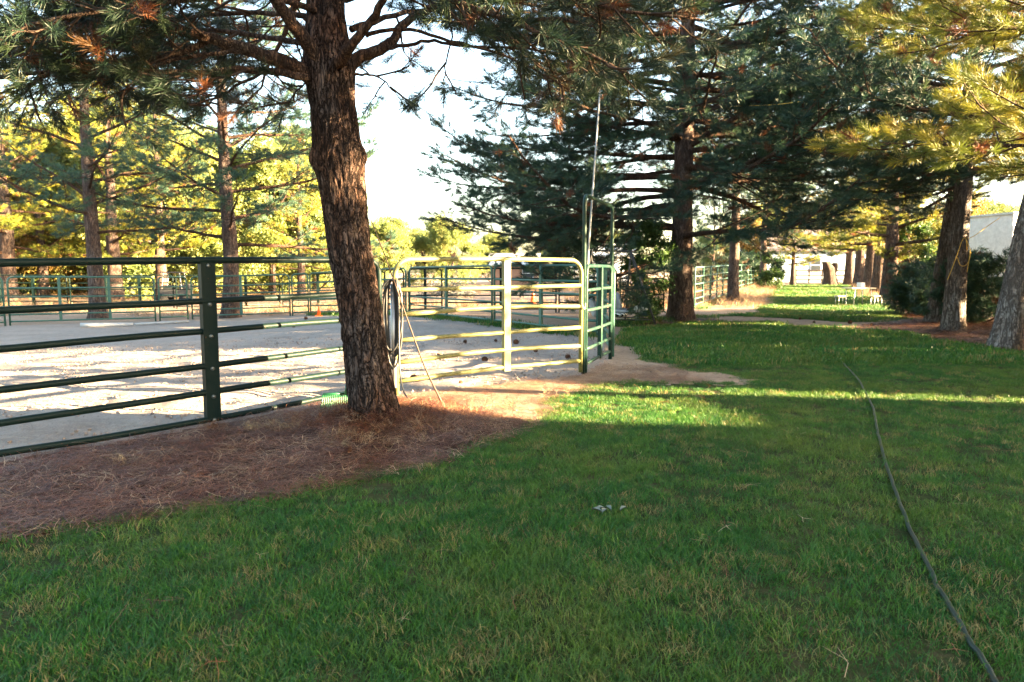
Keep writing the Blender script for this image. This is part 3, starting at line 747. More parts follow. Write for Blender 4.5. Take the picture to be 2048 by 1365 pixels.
# --- background pines: two prototypes copied
def place_copy(src, pxy, label, s, rz, dd=None):
    c = copy_tree(src); p = P(pxy[0], pxy[1], dd) if dd else G(*pxy)
    c.location = (p.x, p.y, H(p.x, p.y) - 0.06); c.scale = (s, s, s); c.rotation_euler = (0, 0, rz); c['label'] = label; return c
bgA = pine(G(1778, 600), 8.2, 0.40, 2.7, 4.0, 31, 'nearest red-barked pine of the row beyond the picnic table', sg='needle_far_sun_tint', per_m=4.2, gap=0.26, group='pines in the row beyond the picnic table')
for (px, py, lab, s, rz) in [
    (1756, 590, 'second pine of the row beyond the picnic table', 0.95, 1.1), (1739, 581, 'third pine of the row beyond the picnic table', 1.0, 2.3),
    (1717, 575, 'fourth pine of the row, thick grey trunk above the table', 1.05, 3.6), (1697, 571, 'farthest pine of the row beside the bare stump', 1.05, 5.0),
    (1808, 598, 'slender pine between the row and the dark low pine shrubs', 0.6, 0.4), (1585, 572, 'slim lit pine standing alone in front of the pale blue house', 0.6, 2.0)]:
    place_copy(bgA, (px, py), lab, s, rz)
bgB = pine(P(232, 600, 40), 13, 0.42, 2.8, 5.0, 32, 'pink-lit trunk pine behind the pens, right of the diagonal-limbed pine', sg='needle_far_sun_tint', per_m=3.2, gap=0.3, group='sunlit pines behind the pens')
for (px, d, lab, s, rz) in [
    (326, 43, 'sunlit bare-trunked pine behind the pens above the utility cart', 0.9, 1.0), (262, 52, 'dark-trunked pine behind the pens between two lit trunks', 0.8, 2.2),
    (22, 38, 'orange-lit pine behind the pens at the left edge', 1.0, 3.1), (88, 48, 'sunlit pine behind the pens, second from the left edge', 0.9, 4.0),
    (146, 55, 'farther pine behind the pens, third from the left edge', 1.0, 5.1), (352, 58, 'farther pine behind the utility cart', 1.0, 0.5),
    (527, 60, 'sunlit pine behind the pens right of the grey-trunked pine', 0.9, 1.7), (604, 46, 'slender pink-trunked pine behind the pens near the leaning trunk', 0.72, 2.9),
    (-60, 44, 'pine behind the pens just beyond the left edge', 1.1, 2.0)]:
    place_copy(bgB, (px, 600), lab, s, rz, d)

# --- leafy background trees
lyA = leafy(P(60, 600, 62), 13, 6.0, 41, 'broad yellow-green tree filling the gap at the far left', 'leaf_yellow', 3800, 0.06, sc_=1.25, lump=11, group='sunlit leafy trees in the distance')
lyO = leafy(P(250, 600, 56), 7.5, 3.6, 42, 'low orange-tinted tree behind the pink-lit pine', 'leaf_orange', 1400, 0.06, sc_=1.3, group='sunlit leafy trees in the distance')
for (src, px, d, lab, s, rz) in [
    (lyA, 110, 52, 'near yellow-green tree left of the diagonal-limbed pine', 0.95, 2.1), (lyA, 300, 50, 'near yellow-green tree between the two pines behind the arena', 1.0, 3.3), (lyA, 545, 54, 'near yellow-green tree behind the right boughs of the grey-trunked pine', 0.95, 0.3), (lyA, 630, 60, 'yellow-green tree hidden partly by the leaning trunk and near panel', 0.8, 1.3),
    (lyA, 170, 70, 'tall yellow-green tree behind the diagonal-limbed pine', 1.25, 1.0), (lyA, 330, 66, 'yellow-green tree behind the bare-trunked pine', 1.1, 2.0),
    (lyA, 420, 74, 'yellow-green tree left of the grey-trunked pine', 1.15, 4.0), (lyA, 560, 70, 'yellow-green tree right of the grey-trunked pine', 0.95, 5.2),
    (lyA, 650, 82, 'yellow-green tree partly hidden by the leaning trunk', 0.9, 3.0),
    (lyA, 770, 84, 'yellow-green tree just right of the leaning trunk under the open sky', 0.62, 0.6), (lyA, 850, 92, 'low yellow-green tree in the middle of the sky gap', 0.55, 1.8),
    (lyA, 905, 88, 'pointed yellow-green tree at the right of the sky gap', 0.62, 2.7), (lyA, 985, 96, 'low yellow-green tree behind the walk-through gate side', 0.5, 4.4),
    (lyA, 1110, 100, 'yellow-green tree behind the white shed', 0.5, 0.1), (lyA, 1240, 98, 'yellow-green tree behind the patio swing', 0.5, 1.2),
    (lyA, 1430, 92, 'yellow-green tree behind the receding fence', 0.5, 2.2), (lyA, 1560, 96, 'pale tree left of the blue house', 0.5, 3.3),
    (lyA, 1860, 70, 'yellow tree behind the dark low pine shrubs', 0.55, 5.5), (lyA, 1985, 62, 'yellow tree above the camper roof', 0.55, 0.9), (lyA, -90, 60, 'yellow-green tree beyond the left edge', 1.2, 2.4),
    (lyO, 40, 50, 'orange-tinted tree at the left edge behind the pens', 1.1, 2.0), (lyO, 130, 52, 'low orange-tinted tree, second from the left edge', 0.9, 4.0),
    (lyO, 390, 60, 'orange-tinted tree behind the utility cart', 0.9, 5.0), (lyO, 1640, 84, 'orange-tinted tree over the bare stump', 0.9, 0.7), (lyO, 1600, 92, 'orange-tinted tree above the pale blue house', 0.8, 2.7),
    (lyO, 1780, 66, 'orange-tinted tree behind the row pines', 0.8, 1.7), (lyO, 1890, 50, 'orange-tinted tree between the leaning pine and the camper', 0.75, 3.7), (lyA, 1740, 90, 'yellow tree closing the end of the pine row', 0.5, 3.9), (lyO, 1655, 97, 'tall orange-tinted tree behind the right end of the pale blue house', 1.35, 1.1), (lyO, 1575, 99, 'tall orange-tinted tree behind the left end of the pale blue house', 1.35, 5.6), (lyA, 1515, 92, 'yellow-green tree behind the far pine at the fence end', 0.7, 4.1), (lyO, 1480, 70, 'orange-tinted tree behind the lit pine of the receding fence', 0.75, 4.7)]:
    place_copy(src, (px, 600), lab, s, rz, d)
# shrubs
leafy(P(1292, 640, 20.6), 2.9, 0.78, 43, 'dark leafy climber bush on the fence left of the broad pine', 'leaf_dark', 520, 0.03, 'bush', 'bush', None, 1.0, 'bark_far', 7, 0.03)
leafy(G(1527, 578) + Vector((0.2, -0.8, 0)), 2.6, 0.9, 44, 'bright green shrub at the foot of the far pine', 'leaf_dark', 420, 0.02, 'bush', 'bush', None, 1.3, 'bark_far', 6, 0.03)
leafy(P(1500, 580, 52), 2.4, 1.5, 45, 'rounded green bush behind the receding fence', 'leaf_dark', 420, 0.02, 'bush', 'bush', None, 1.6, 'bark_far', 6, 0.03)
leafy(P(1825, 620, 34), 3.6, 1.4, 46, 'fresh green leafy shrub behind the dark low pine shrubs', 'leaf_dark', 500, 0.05, 'bush', 'bush', None, 1.4, 'bark_far', 6, 0.04)
pine(P(1425, 590, 44), 5.5, 0.10, 0.5, 2.4, 47, 'blue-green spruce behind the receding fence', sg='needle_far', per_m=5, gap=0.22, name='spruce_tree', group='conifer shrubs', droop=0.05, tip=0.1)
leafy(P(1962, 640, 20.5), 2.05, 1.7, 48, 'dark low young pine right of the roped pine', 'needle_teal', 800, 0.04, 'pine_shrub', 'shrub', 'conifer shrubs', 1.1, 'bark_far', 6, 0.07)
leafy(P(1832, 622, 24), 1.7, 0.85, 49, 'dark low young pine left of the leaning pine', 'needle_teal', 600, 0.04, 'pine_shrub', 'shrub', 'conifer shrubs', 1.0, 'bark_far', 8, 0.06)

# --- unseen things added outside the frame to throw shade over the lawn
def house(loc, size, wall_h, ridge_h, label, wallm, roofm, rz=0, windows=(), name='house', cat='house'):
    r = empty(name, (loc[0], loc[1], H(loc[0], loc[1]) - 0.05), label, cat, None, rz); lx, ly = size
    wl = MB(); wl.box((0, 0, wall_h / 2), (lx, ly, wall_h))
    n = len(wl.V)
    for sx in (-1, 1):
        wl.V += [(sx * lx / 2, -ly / 2, wall_h), (sx * lx / 2, ly / 2, wall_h), (sx * lx / 2, 0, ridge_h - 0.12)]
    wl.F += [(n, n + 1, n + 2), (n + 3, n + 5, n + 4)]
    wall = wl.build('wall', wallm, r, smoothed=False)
    rf = MB(); ov = 0.4
    for s in (-1, 1):
        sl_ = (ridge_h - wall_h) / (ly / 2)
        e = Vector((0, s * (ly / 2 + ov), wall_h - sl_ * ov)); t = Vector((0, 0, ridge_h))
        a = [(-lx / 2 - ov, e.y, e.z), (lx / 2 + ov, e.y, e.z), (lx / 2 + ov, 0, t.z), (-lx / 2 - ov, 0, t.z)]
        b = [(q[0], q[1], q[2] + 0.12) for q in a]; k = len(rf.V); rf.V += a + b
        rf.F += [(k, k + 1, k + 2, k + 3), (k + 4, k + 7, k + 6, k + 5), (k, k + 4, k + 5, k + 1), (k + 1, k + 5, k + 6, k + 2), (k + 3, k + 7, k + 4, k)]
    rf.build('roof', roofm, r, smoothed=False)
    for (wx, wz, ww, wh, face) in windows:
        y = face * (ly / 2 + 0.02)
        f = MB().box((wx, y, wz), (ww + 0.16, 0.06, wh + 0.16)).build('window', M['white'], r, smoothed=False)
        MB().box((wx, y + face * 0.035, wz + wh * .26), (ww, 0.02, wh * .46)).build('pane', M['glass'], f, smoothed=False)
        MB().box((wx, y + face * 0.035, wz - wh * .26), (ww, 0.02, wh * .46)).build('pane', M['glass'], f, smoothed=False)
    return r
pine((-2.6, -2.4, 0), 12, 0.26, 3.9, 6.4, 33, 'tall pine added unseen behind the viewpoint to dim the foreground, its needles on the lawn', per_m=4.5, gap=0.26)  # unseen overhead crown, added to darken the near lawn
pine((11.6, 1.6, 0), 14, 0.28, 5.2, 4.8, 34, 'tall unseen pine added beyond the right edge to shade the leaning pine', per_m=5.5, gap=0.24)  # added out of view to keep sun off the leaning pine's crown
house((19, -5.1, 0), (15, 9), 3.2, 5.6, 'single-storey pale house added unseen beyond the right edge to shade the lawn', M['siding'], M['roof'], math.pi / 2, ((-2, 1.6, 1.2, 1.2, -1), (2, 1.6, 1.2, 1.2, 1)))  # unseen house, placed so its roof shades the foreground
house((17, 3.9, 0), (2.2, 2.6), 1.8, 2.5, 'low unseen shed added beyond the right edge to shade part of the lawn', M['siding'], M['roof'], math.pi / 2, (), 'shed', 'shed')  # unseen, added low to shade the lawn yet let sun reach the gate
shr = pine((12.6, 12.2, 0), 4.6, 0.10, 0.25, 2.3, 50, 'low unseen pine added beyond the right edge for shade, nearest of the screen', sg='needle_far', per_m=9, gap=0.2, name='pine_shrub', group='conifer shrubs', droop=0.02, elev0=14)  # unseen screen of low pines, added to shade the lawn farther back
for (x, y, s, rz, lab) in [(14.6, 15.6, 1.1, 1.0, 'low unseen pine added beyond the right edge for shade, second of the screen'), (17.2, 19.0, 1.15, 2.2, 'low unseen pine added beyond the right edge for shade, third of the screen'),
                           (17.0, 13.0, 1.2, 4.0, 'low unseen pine added beyond the right edge for shade, behind the first of the screen'), (20.5, 22.5, 1.2, 3.0, 'low unseen pine added beyond the right edge for shade beside the camper')]:
    c = copy_tree(shr); c.location = (x, y, -0.05); c.scale = (s,) * 3; c.rotation_euler = (0, 0, rz); c['label'] = lab

hd = leafy((13.0, 7.7, 0), 1.9, 0.95, 51, 'clipped green hedge bush added unseen beyond the right edge for shade, first from the house', 'leaf_dark', 900, 0.02, 'shade_hedge', 'bush', 'unseen hedge bushes added for shade', 1.5, 'bark_far', 8, 0.03)  # unseen low hedge, added to narrow the sunlit strip on the lawn
for k, (x, y, s) in enumerate([(13.1, 9.0, 1.0), (13.2, 10.2, 1.05)]):
    c = copy_tree(hd); c.location = (x, y, -0.03); c.scale = (s,) * 3; c.rotation_euler = (0, 0, k * 2 + 1); c['label'] = 'clipped green hedge bush added unseen beyond the right edge for shade, %s from the house' % ('second', 'third')[k]

# ------------------------------------------------------------------ pipe fence panels
FR = [0.0, 0.247, 0.452, 0.662, 0.845, 1.0]
def panel(p0, p1, Hh, label, mat, r=0.026, braces=(0.5,), bw=0.11, group='pipe fence panels', name='fence_panel', corner=0.16, seg=8, bow=0.0, bolts=False, foot=True, lift=0.03, z0=None, z1=None, rtop=None, leanx=0.0, rails=FR):
    p0 = Vector((p0[0], p0[1], 0)); p1 = Vector((p1[0], p1[1], 0))
    za = H(p0.x, p0.y) if z0 is None else z0; zb = H(p1.x, p1.y) if z1 is None else z1
    L = (p1 - p0).length; rz = math.atan2(p1.y - p0.y, p1.x - p0.x)
    root = empty(name, (p0.x, p0.y, za), label, 'fence', group, rz)
    dz = zb - za; rng = random.Random(int(L * 1000) + int(p0.x * 100))
    def S(x): return dz * x / L
    path = [(0, 0, -0.03), (0, 0, Hh - corner)]
    for k in range(1, 6):
        a = math.pi / 2 * k / 6; path.append((corner - corner * math.cos(a), 0, Hh - corner + corner * math.sin(a)))
    path.append((corner, 0, Hh)); 
    for k in range(1, 6): path.append((corner + (L - 2 * corner) * k / 6, 0, Hh + bow * 0.5 * math.sin(math.pi * k / 6)))
    path.append((L - corner, 0, Hh))
    for k in range(1, 6):
        a = math.pi / 2 * k / 6; path.append((L - corner + corner * math.sin(a), 0, Hh - corner + corner * math.cos(a)))
    path += [(L, 0, Hh - corner), (L, 0, -0.03)]
    path = [(x, y + leanx * z, z + S(x)) for x, y, z in path]
    MB().tube(path, (rtop or r * 1.1), seg).build('frame', mat, root)
    zl = []
    for f in rails[1:]:
        z = Hh - f * (Hh - lift - 0.10)
        b1, b2 = rng.gauss(0, 1) * bow, rng.gauss(0, 0.6) * bow
        pts = [(L * k / 8, leanx * z + b2 * math.sin(math.pi * k / 8), z + S(L * k / 8) + b1 * math.sin(math.pi * k / 8) + rng.gauss(0, bow * .12)) for k in range(9)]
        MB().tube(pts, r, seg).build('rail', mat, root); zl.append(z)
    for t in braces:
        m = MB(); zt, zb_ = Hh - 0.01, lift + 0.08
        n = 5
        for s in range(n):
            pass
        x = L * t; zc = (zt + zb_) / 2 + S(x)
        m.box((x, leanx * (zc) , zc), (bw, r * 2.35, zt - zb_)); o = m.build('brace', mat, root, smoothed=False)
        if bolts:
            for z in [Hh] + zl:
                b = MB(); b.lathe([(0.0, -.004), (0.02, 0), (0.02, 0.006), (0.008, 0.012)], 8); me = b.mesh('bolt')
                ob = obj('bolt', me, M['bolt'], o); ob.location = (x, leanx * z - r * 1.18, z + S(x) - 0.012 - r); ob.rotation_euler = (math.pi / 2, 0, 0)
    return root
panel(PA, PB, 1.53, 'dark green six-rail pipe fence panel left of the leaning pine', M['paint'], 0.029, (0.505,), 0.135, bolts=True, seg=14, bow=0.02, rtop=0.033, z0=-0.02, z1=0.06, lift=-0.02, name='fence_panel')
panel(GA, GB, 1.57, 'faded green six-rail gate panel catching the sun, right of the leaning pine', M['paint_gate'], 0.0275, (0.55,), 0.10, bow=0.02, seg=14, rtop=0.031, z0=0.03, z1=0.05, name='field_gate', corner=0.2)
for o_ in [q_ for q_ in COL.objects if q_.name == 'field_gate']:
    for zz in (0.32, 1.18):
        MB().tube([(-0.20, -0.02, zz), (0.0, -0.035, zz + 0.01)], 0.012, 8).build('clamp', M['pole'], o_)
        MB().tube([(-0.10, -0.03, zz - 0.07), (-0.10, -0.03, zz + 0.08)], 0.009, 8).build('pin', M['pole'], o_)
    pts_ = [((GB - GA).length + 0.07 * t - 0.02, -0.035 - 0.02 * math.sin(3.14 * t), 0.98 - 0.08 * math.sin(3.14 * t)) for t in np.linspace(0, 1, 9)]
    MB().tube(pts_, 0.008, 6).build('chain', M['pole'], o_)
# walk-through frame: tall hoop and its own swinging leaf
wr = empty('entry_hoop', (WA.x, WA.y, H(WA.x, WA.y)), 'tall green pipe hoop over the walk-through gate', 'gate frame')
d = WB - WA; ux = d.normalized(); hh = 2.56; cr = 0.13; Lw = d.length
path = [Vector((0, 0, -0.02)), Vector((0, 0, hh - cr))] + [Vector((0, 0, hh - cr)) + ux * (cr - cr * math.cos(a)) + Vector((0, 0, cr * math.sin(a))) for a in (0.26, .52, .79, 1.05, 1.31)] + [ux * cr + Vector((0, 0, hh))]
path += [ux * (Lw - cr) + Vector((0, 0, hh))] + [ux * (Lw - cr + cr * math.sin(a)) + Vector((0, 0, hh - cr + cr * math.cos(a))) for a in (0.26, .52, .79, 1.05, 1.31)] + [ux * Lw + Vector((0, 0, hh - cr)), ux * Lw + Vector((0, 0, -0.02))]
MB().tube(path, 0.029, 14).build('hoop', M['paint_mid'], wr)
for zz in (0.35, 0.95, 1.4):
    MB().tube([ux * 0.0 + Vector((0, -0.02, zz)), ux * 0.11 + Vector((0, -0.02, zz))], 0.014, 8).build('hinge', M['paint_mid'], wr)
panel(WA + ux * 0.14, WB - ux * 0.06, 1.56, 'narrow green walk-through gate leaf under the tall hoop', M['paint_mid'], 0.025, (0.55,), 0.10, name='gate_leaf', corner=0.12, seg=12, bow=0.004, group=None)
labs1 = ['far arena panel cut off by the left edge', 'long teal arena panel in front of the diagonal-limbed pine', 'narrow far gate panel in front of the utility cart', 'far arena panel in front of the grey-trunked pine',
         'narrow hoop panel right of the grey-trunked pine', 'far arena panel running behind the leaning trunk', 'far arena panel seen through the left half of the sunlit gate', 'far arena panel seen through the right half of the sunlit gate']
for (a, b, c, e), lab in zip(ROW1, labs1):
    wdt = abs(c - a) * (b + e) / 2 / FPX
    br = (0.5,) if wdt < 3 else (0.33, 0.67) if 'long' in lab else (0.5,)
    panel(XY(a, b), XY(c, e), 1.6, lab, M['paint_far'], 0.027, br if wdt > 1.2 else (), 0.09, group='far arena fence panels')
panel(XY(1197, 15.5), (1.75, 12.1), 1.55, 'arena panel running away behind the walk-through gate', M['paint_far'], 0.027, (0.5,), 0.09, group='far arena fence panels')
for (a, b, c, e), lab in zip([(770, 25.5, 808, 25.4), (818, 25.3, 884, 25.2), (891, 25.2, 1112, 25.2), (1118, 25.2, 1232, 25.6), (1240, 25.7, 1327, 26.0)],
        ['narrow back-row pen panel beside the hanging hoses', 'short back-row pen panel behind the brush pile side', 'wide back-row pen panel before the traffic cone', 'back-row pen panel behind the tall hoop', 'back-row pen panel behind the leafy climber']):
    panel(XY(a, b), XY(c, e), 1.58, lab, M['paint'], 0.026, (0.5,) if c - a > 60 else (), 0.08, group='back row pen panels')
p0, p1 = Vector((*XY(1388, 28), 0)), Vector((*XY(1515, 56), 0))
for k in range(7):
    a = p0.lerp(p1, k / 7 + 0.002); b = p0.lerp(p1, (k + 1) / 7 - 0.004)
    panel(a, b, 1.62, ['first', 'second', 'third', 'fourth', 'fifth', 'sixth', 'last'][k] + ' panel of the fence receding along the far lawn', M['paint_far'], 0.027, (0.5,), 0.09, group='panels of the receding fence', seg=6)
for k, (a, c) in enumerate([(-70, 136), (142, 348), (354, 560), (566, 772)]):
    panel(XY(a, 33.5), XY(c, 34), 1.6, ['dark pen panel behind the far arena fence at the left edge', 'dark pen panel behind the long teal panel', 'dark pen panel behind the utility cart side', 'dark pen panel behind the leaning trunk'][k], M['paint'], 0.028, (0.34, 0.67), 0.13, group='pen panels beyond the arena', seg=6)

# ------------------------------------------------------------------ small things
# manure fork leaning behind the pine
fk = empty('manure_fork', P(672, 832, 6.95), 'green plastic manure fork propped behind the leaning pine', 'fork'); o0 = fk.location.copy()
a, b = P(646, 789, 6.95) - o0, P(704, 787, 7.12) - o0
hd = MB(); hd.tube([a, b], 0.013, 8)
for k in range(17):
    t = k / 16; s = a.lerp(b, t); tipp = P(622 + 72 * t, 833 - 2 * t, 6.68 + 0.15 * t) - o0; mid = s.lerp(tipp, 0.45) + Vector((0.012, 0.05, -0.055))
    hd.tube(spline([s, mid, tipp], 3), [0.008, .008, .008, .0075, .007, .006, .004], 5)
hd.build('basket', M['rake'], fk)
MB().tube([P(694, 789, 7.05) - o0, P(694, 770, 7.03) - o0], [0.026, 0.018], 10).build('socket', M['rake'], fk)
MB().tube([P(694, 774, 7.03) - o0, P(686, 600, 6.93) - o0 , P(690, 420, 6.9) - o0], 0.0145, 8).build('handle', M['wood'], fk)
# thin rod leaning across the gate
MBr = MB(); q = spline([P(886, 810, 7.35), P(850, 735, 7.4), P(815, 640, 7.45), P(780, 540, 7.5), P(748, 455, 7.55), P(732, 415, 7.6)], 4)
o0 = q[0]; MBr.tube([p - o0 for p in q], [0.011 - 0.0075 * i / (len(q) - 1) for i in range(len(q))], 7)
tag(MBr.build('rod', M['stick'], None, o0), 'thin brown rod stuck in the needles leaning across the gate', 'rod')
# hoses and rope hung on the gate end
hp = P(786, 560, 8.15); hr = empty('hose_coil', (hp.x, hp.y, H(hp.x, hp.y)), 'black hose and rope looped over the left end of the sunlit gate', 'hose')
rg = random.Random(4); zt = hp.z - H(hp.x, hp.y)
for k in range(6):
    w_ = 0.055 + 0.018 * k; zb_ = 0.32 + 0.09 * rg.random() * k * .6; yy = -0.045 - 0.012 * k; ox = rg.uniform(-0.015, 0.02)
    pts = []
    for t in np.linspace(0, 2 * math.pi, 26):
        c_, s_ = math.sin(t), math.cos(t)
        x = w_ * c_ * (1.0 if s_ > -0.6 else 1.0) * (1 - 0.35 * (1 - s_) / 2) + ox; z = (zt + zb_) / 2 + (zt - zb_) / 2 * math.copysign(abs(s_) ** 0.75, s_)
        pts.append((x + rg.gauss(0, 0.003), yy + rg.gauss(0, 0.004), z))
    MB().tube(pts, 0.012 if k != 2 else 0.010, 8).build('loop', M['black_hose'] if k != 2 else M['frame_dk'], hr)
q = [P(792, 556, 8.05), P(797, 600, 8.0), P(798, 680, 7.95), P(800, 745, 7.9), P(808, 785, 7.75), P(828, 806, 7.55), P(850, 812, 7.45)]
MB().tube([p - hr.location for p in spline(q, 5)], 0.010, 8).build('tail', M['black_hose'], hr)
MB().tube([(0.0, -0.02, zt - 0.05), (0.0, -0.02, 0.1)], 0.03, 10).build('sleeve', M['steel'], hr)
# garden hose on the lawn
hpx = [(1672, 693), (1668, 704), (1676, 718), (1692, 735), (1716, 762), (1738, 800), (1748, 830), (1756, 872), (1764, 905), (1776, 945), (1792, 990), (1806, 1030), (1830, 1085), (1858, 1143), (1890, 1205), (1930, 1275), (1962, 1325), (1992, 1375), (2030, 1440)]
q = [G(a, b) for a, b in hpx]; rg = random.Random(9)
q = spline(q, 4); q = [p + Vector((rg.gauss(0, 0.002), rg.gauss(0, 0.002), 0.018 + 0.004 * math.sin(i * 0.9) + rg.gauss(0, 0.002))) for i, p in enumerate(q)]; q = spline(q, 3); o0 = q[0]
gh = MB().tube([p - o0 for p in q], 0.0115, 10).build('garden_hose', M['green_hose'], None, o0)
tag(gh, 'dark green garden hose snaking across the lawn', 'hose')
for (a, b) in ((1680, 721),):
    p = G(a, b) - o0; f = MB().tube([p + Vector((-0.018, 0.03, 0.03)), p + Vector((0.018, -0.03, 0.03))], [0.015, 0.017], 10).build('connector', M['hose_fit'], gh)
# tall silver pole
q = [G(1168, 738) + Vector((0, 0.28, 0)), P(1177, 500, 10.4), P(1205, 112, 10.7)]
tag(MB().tube([p - q[0] for p in q], [0.016, 0.014, 0.010], 10).build('pole', M['pole'], None, q[0]), 'tall thin silver pole leaning behind the hoop gate', 'pole')
# picnic table with stools
tc = G(1716, 612); tb_ = empty('picnic_table', tc, 'folding tan picnic table standing on the far lawn', 'table', None, 0.15)
MB().box((0, 0, 0.74), (1.08, 0.72, 0.045)).build('table_top', M['tan'], tb_, smoothed=False)
for sx in (-1, 1):
    for sy in (-1, 1): MB().tube([(sx * 0.36, sy * 0.28, 0.72), (sx * 0.42, sy * 0.30, -0.02)], 0.016, 8).build('leg', M['steel'], tb_)
MB().box((0, -0.02, 0.56), (0.16, 0.05, 0.32), None).build('fold_brace', M['tan'], tb_, smoothed=False)
MB().box((0.12, 0.05, 0.87), (0.16, 0.3, 0.2)).build('raised_flap', M['white'], tb_, smoothed=False)
for px, lab in ((1681, 'small tan stool left of the picnic table'), (1752, 'small tan stool right of the picnic table')):
    s = G(px, 613); st = empty('stool', s, lab, 'stool', 'stools at the picnic table', 0.15)
    MB().box((0, 0, 0.42), (0.42, 0.30, 0.05)).build('seat', M['tan'], st, smoothed=False)
    for sx in (-1, 1):
        for sy in (-1, 1): MB().tube([(sx * 0.15, sy * 0.11, 0.41), (sx * 0.17, sy * 0.12, -0.02)], 0.012, 6).build('leg', M['steel'], st)
# patio swing
sw = empty('patio_swing', P(1245, 650, 19.2), 'patio swing with grey cushions under a metal A-frame', 'swing'); sw.location.z = H(sw.location.x, sw.location.y); o0 = sw.location.copy()
def rel(px, py, d): return P(px, py, d) - o0
for (ax, l1, l2, dd) in ((1262, 1250, 1312, 19.0), (1180, 1166, 1205, 20.2)):
    f1 = rel(l1, 640, dd + 0.5); f1.z = 0; f2 = rel(l2, 648, dd - 0.3); f2.z = 0
    MB().tube([f1, rel(ax, 503, dd)], 0.03, 8).build('leg', M['frame_dk'], sw); MB().tube([f2, rel(ax, 503, dd)], 0.03, 8).build('leg', M['frame_dk'], sw)
MB().tube([rel(1178, 502, 20.2), rel(1264, 503, 19.0)], 0.025, 8).build('top_bar', M['frame_dk'], sw)
def cushion(name, c, dims, ry, mat):
    m = MB(); nx, nz = 8, 8
    n = 10
    for i in range(n + 1):
        for k in range(12):
            th = 2 * math.pi * k / 12; e = (1 - abs(2 * i / n - 1) ** 6) ** 0.5
            cx_, cz_ = math.copysign(abs(math.cos(th)) ** 0.5, math.cos(th)), math.copysign(abs(math.sin(th)) ** 0.5, math.sin(th))
            m.V.append((dims[0] / 2 * cx_ * e, dims[1] * (i / n - 0.5), dims[2] / 2 * cz_ * e))
    for i in range(n):
        for k in range(12):
            a0 = i * 12 + k; a1 = i * 12 + (k + 1) % 12; m.F.append((a0, a0 + 12, a1 + 12, a1))
    o = m.build(name, mat, sw); o.location = c; o.rotation_euler = (0, ry, 0); return o
cushion('back_cushion', rel(1234, 602, 19.4), (0.13, 1.1, 0.5), -0.22, M['fabric'])
cushion('back_cushion', rel(1186, 612, 19.8), (0.16, 1.0, 0.62), -0.2, M['fabric'])
cushion('seat_cushion', rel(1255, 621, 19.3), (0.80, 1.1, 0.10), 0.0, M['fabric'])
cushion('bolster', rel(1280, 617, 19.0), (0.38, 0.5, 0.13), 0.0, M['fabric_lt'])
cushion('striped_cushion', rel(1239, 629, 18.9), (0.36, 0.6, 0.10), 0.0, M['stripe'])
MB().tube([rel(1222, 634, 18.9), rel(1296, 636, 18.9)], 0.018, 6).build('seat_frame', M['frame_dk'], sw)
MB().tube([rel(1180, 640, 19.6), rel(1300, 640, 18.7)], 0.018, 6).build('base_rail', M['frame_dk'], sw)
MB().tube([rel(1262, 510, 19.0), rel(1248, 615, 19.2)], 0.012, 6).build('hanger', M['frame_dk'], sw)
MB().tube([rel(1262, 510, 19.0), rel(1290, 620, 18.9)], 0.012, 6).build('hanger', M['frame_dk'], sw)
# traffic cones
def cone(p, h, label):
    r = empty('traffic_cone', (p.x, p.y, H(p.x, p.y)), label, 'cone', 'traffic cones')
    MB().lathe([(h * 0.22, 0.03), (h * 0.06, h), (h * 0.05, h + 0.01)], 16).build('body', M['orange'], r)
    MB().box((0, 0, 0.018), (h * 0.6, h * 0.6, 0.035)).build('base', M['orange'], r, smoothed=False)
    MB().lathe([(h * 0.145, h * 0.52), (h * 0.112, h * 0.70)], 16).build('band', M['orange'], r)
cone(P(1066, 606, 29), 0.66, 'orange traffic cone seen through the sunlit gate')
cone(P(638, 634, 25.6), 0.36, 'small orange cone left of the leaning trunk by the far fence')
# white poles on the sand
for (a, b, c, e, lab) in ((158, 22.3, 264, 23.0, 'thick white pole lying at the foot of the diagonal-limbed pine'), (268, 23.0, 376, 24.6, 'thin white pole lying in line towards the narrow gate')):
    p, q = Vector((*XY(a, b), 0)), Vector((*XY(c, e), 0)); p.z, q.z = H(p.x, p.y) + 0.07, H(q.x, q.y) + 0.05
    rr = 0.075 if 'thick' in lab else 0.04
    tag(MB().tube([(0, 0, 0), (q - p) / 2, q - p], rr, 12).build('white_pole', M['chair'], None, p), lab, 'pole', 'white poles')
# brush pile
bp = P(895, 575, 40); bp.z = H(bp.x, bp.y); rg = random.Random(3); m = MB()
for k in range(260):
    a = rg.random() * 6.28; rr = 1.7 * math.sqrt(rg.random()); c = Vector((rr * math.cos(a), 0.7 * rr * math.sin(a), rg.random() * 0.95 * (1 - (rr / 1.9) ** 2) + 0.06))
    dd = Vector((rg.gauss(0, 1), rg.gauss(0, 1), rg.gauss(0, 0.45))).normalized() * rg.uniform(0.3, 0.9)
    m.tube([c - dd * .5, c + Vector((rg.gauss(0, .05), 0, rg.gauss(0, .05))), c + dd * .5], [0.02, 0.016, 0.006], 4)
bo = m.build('brush_pile', plain('dead_wood', (0.16, 0.16, 0.13), 0.9, 0.1), None, bp); tag(bo, 'tangled brush pile beyond the back-row panels', 'brush pile')
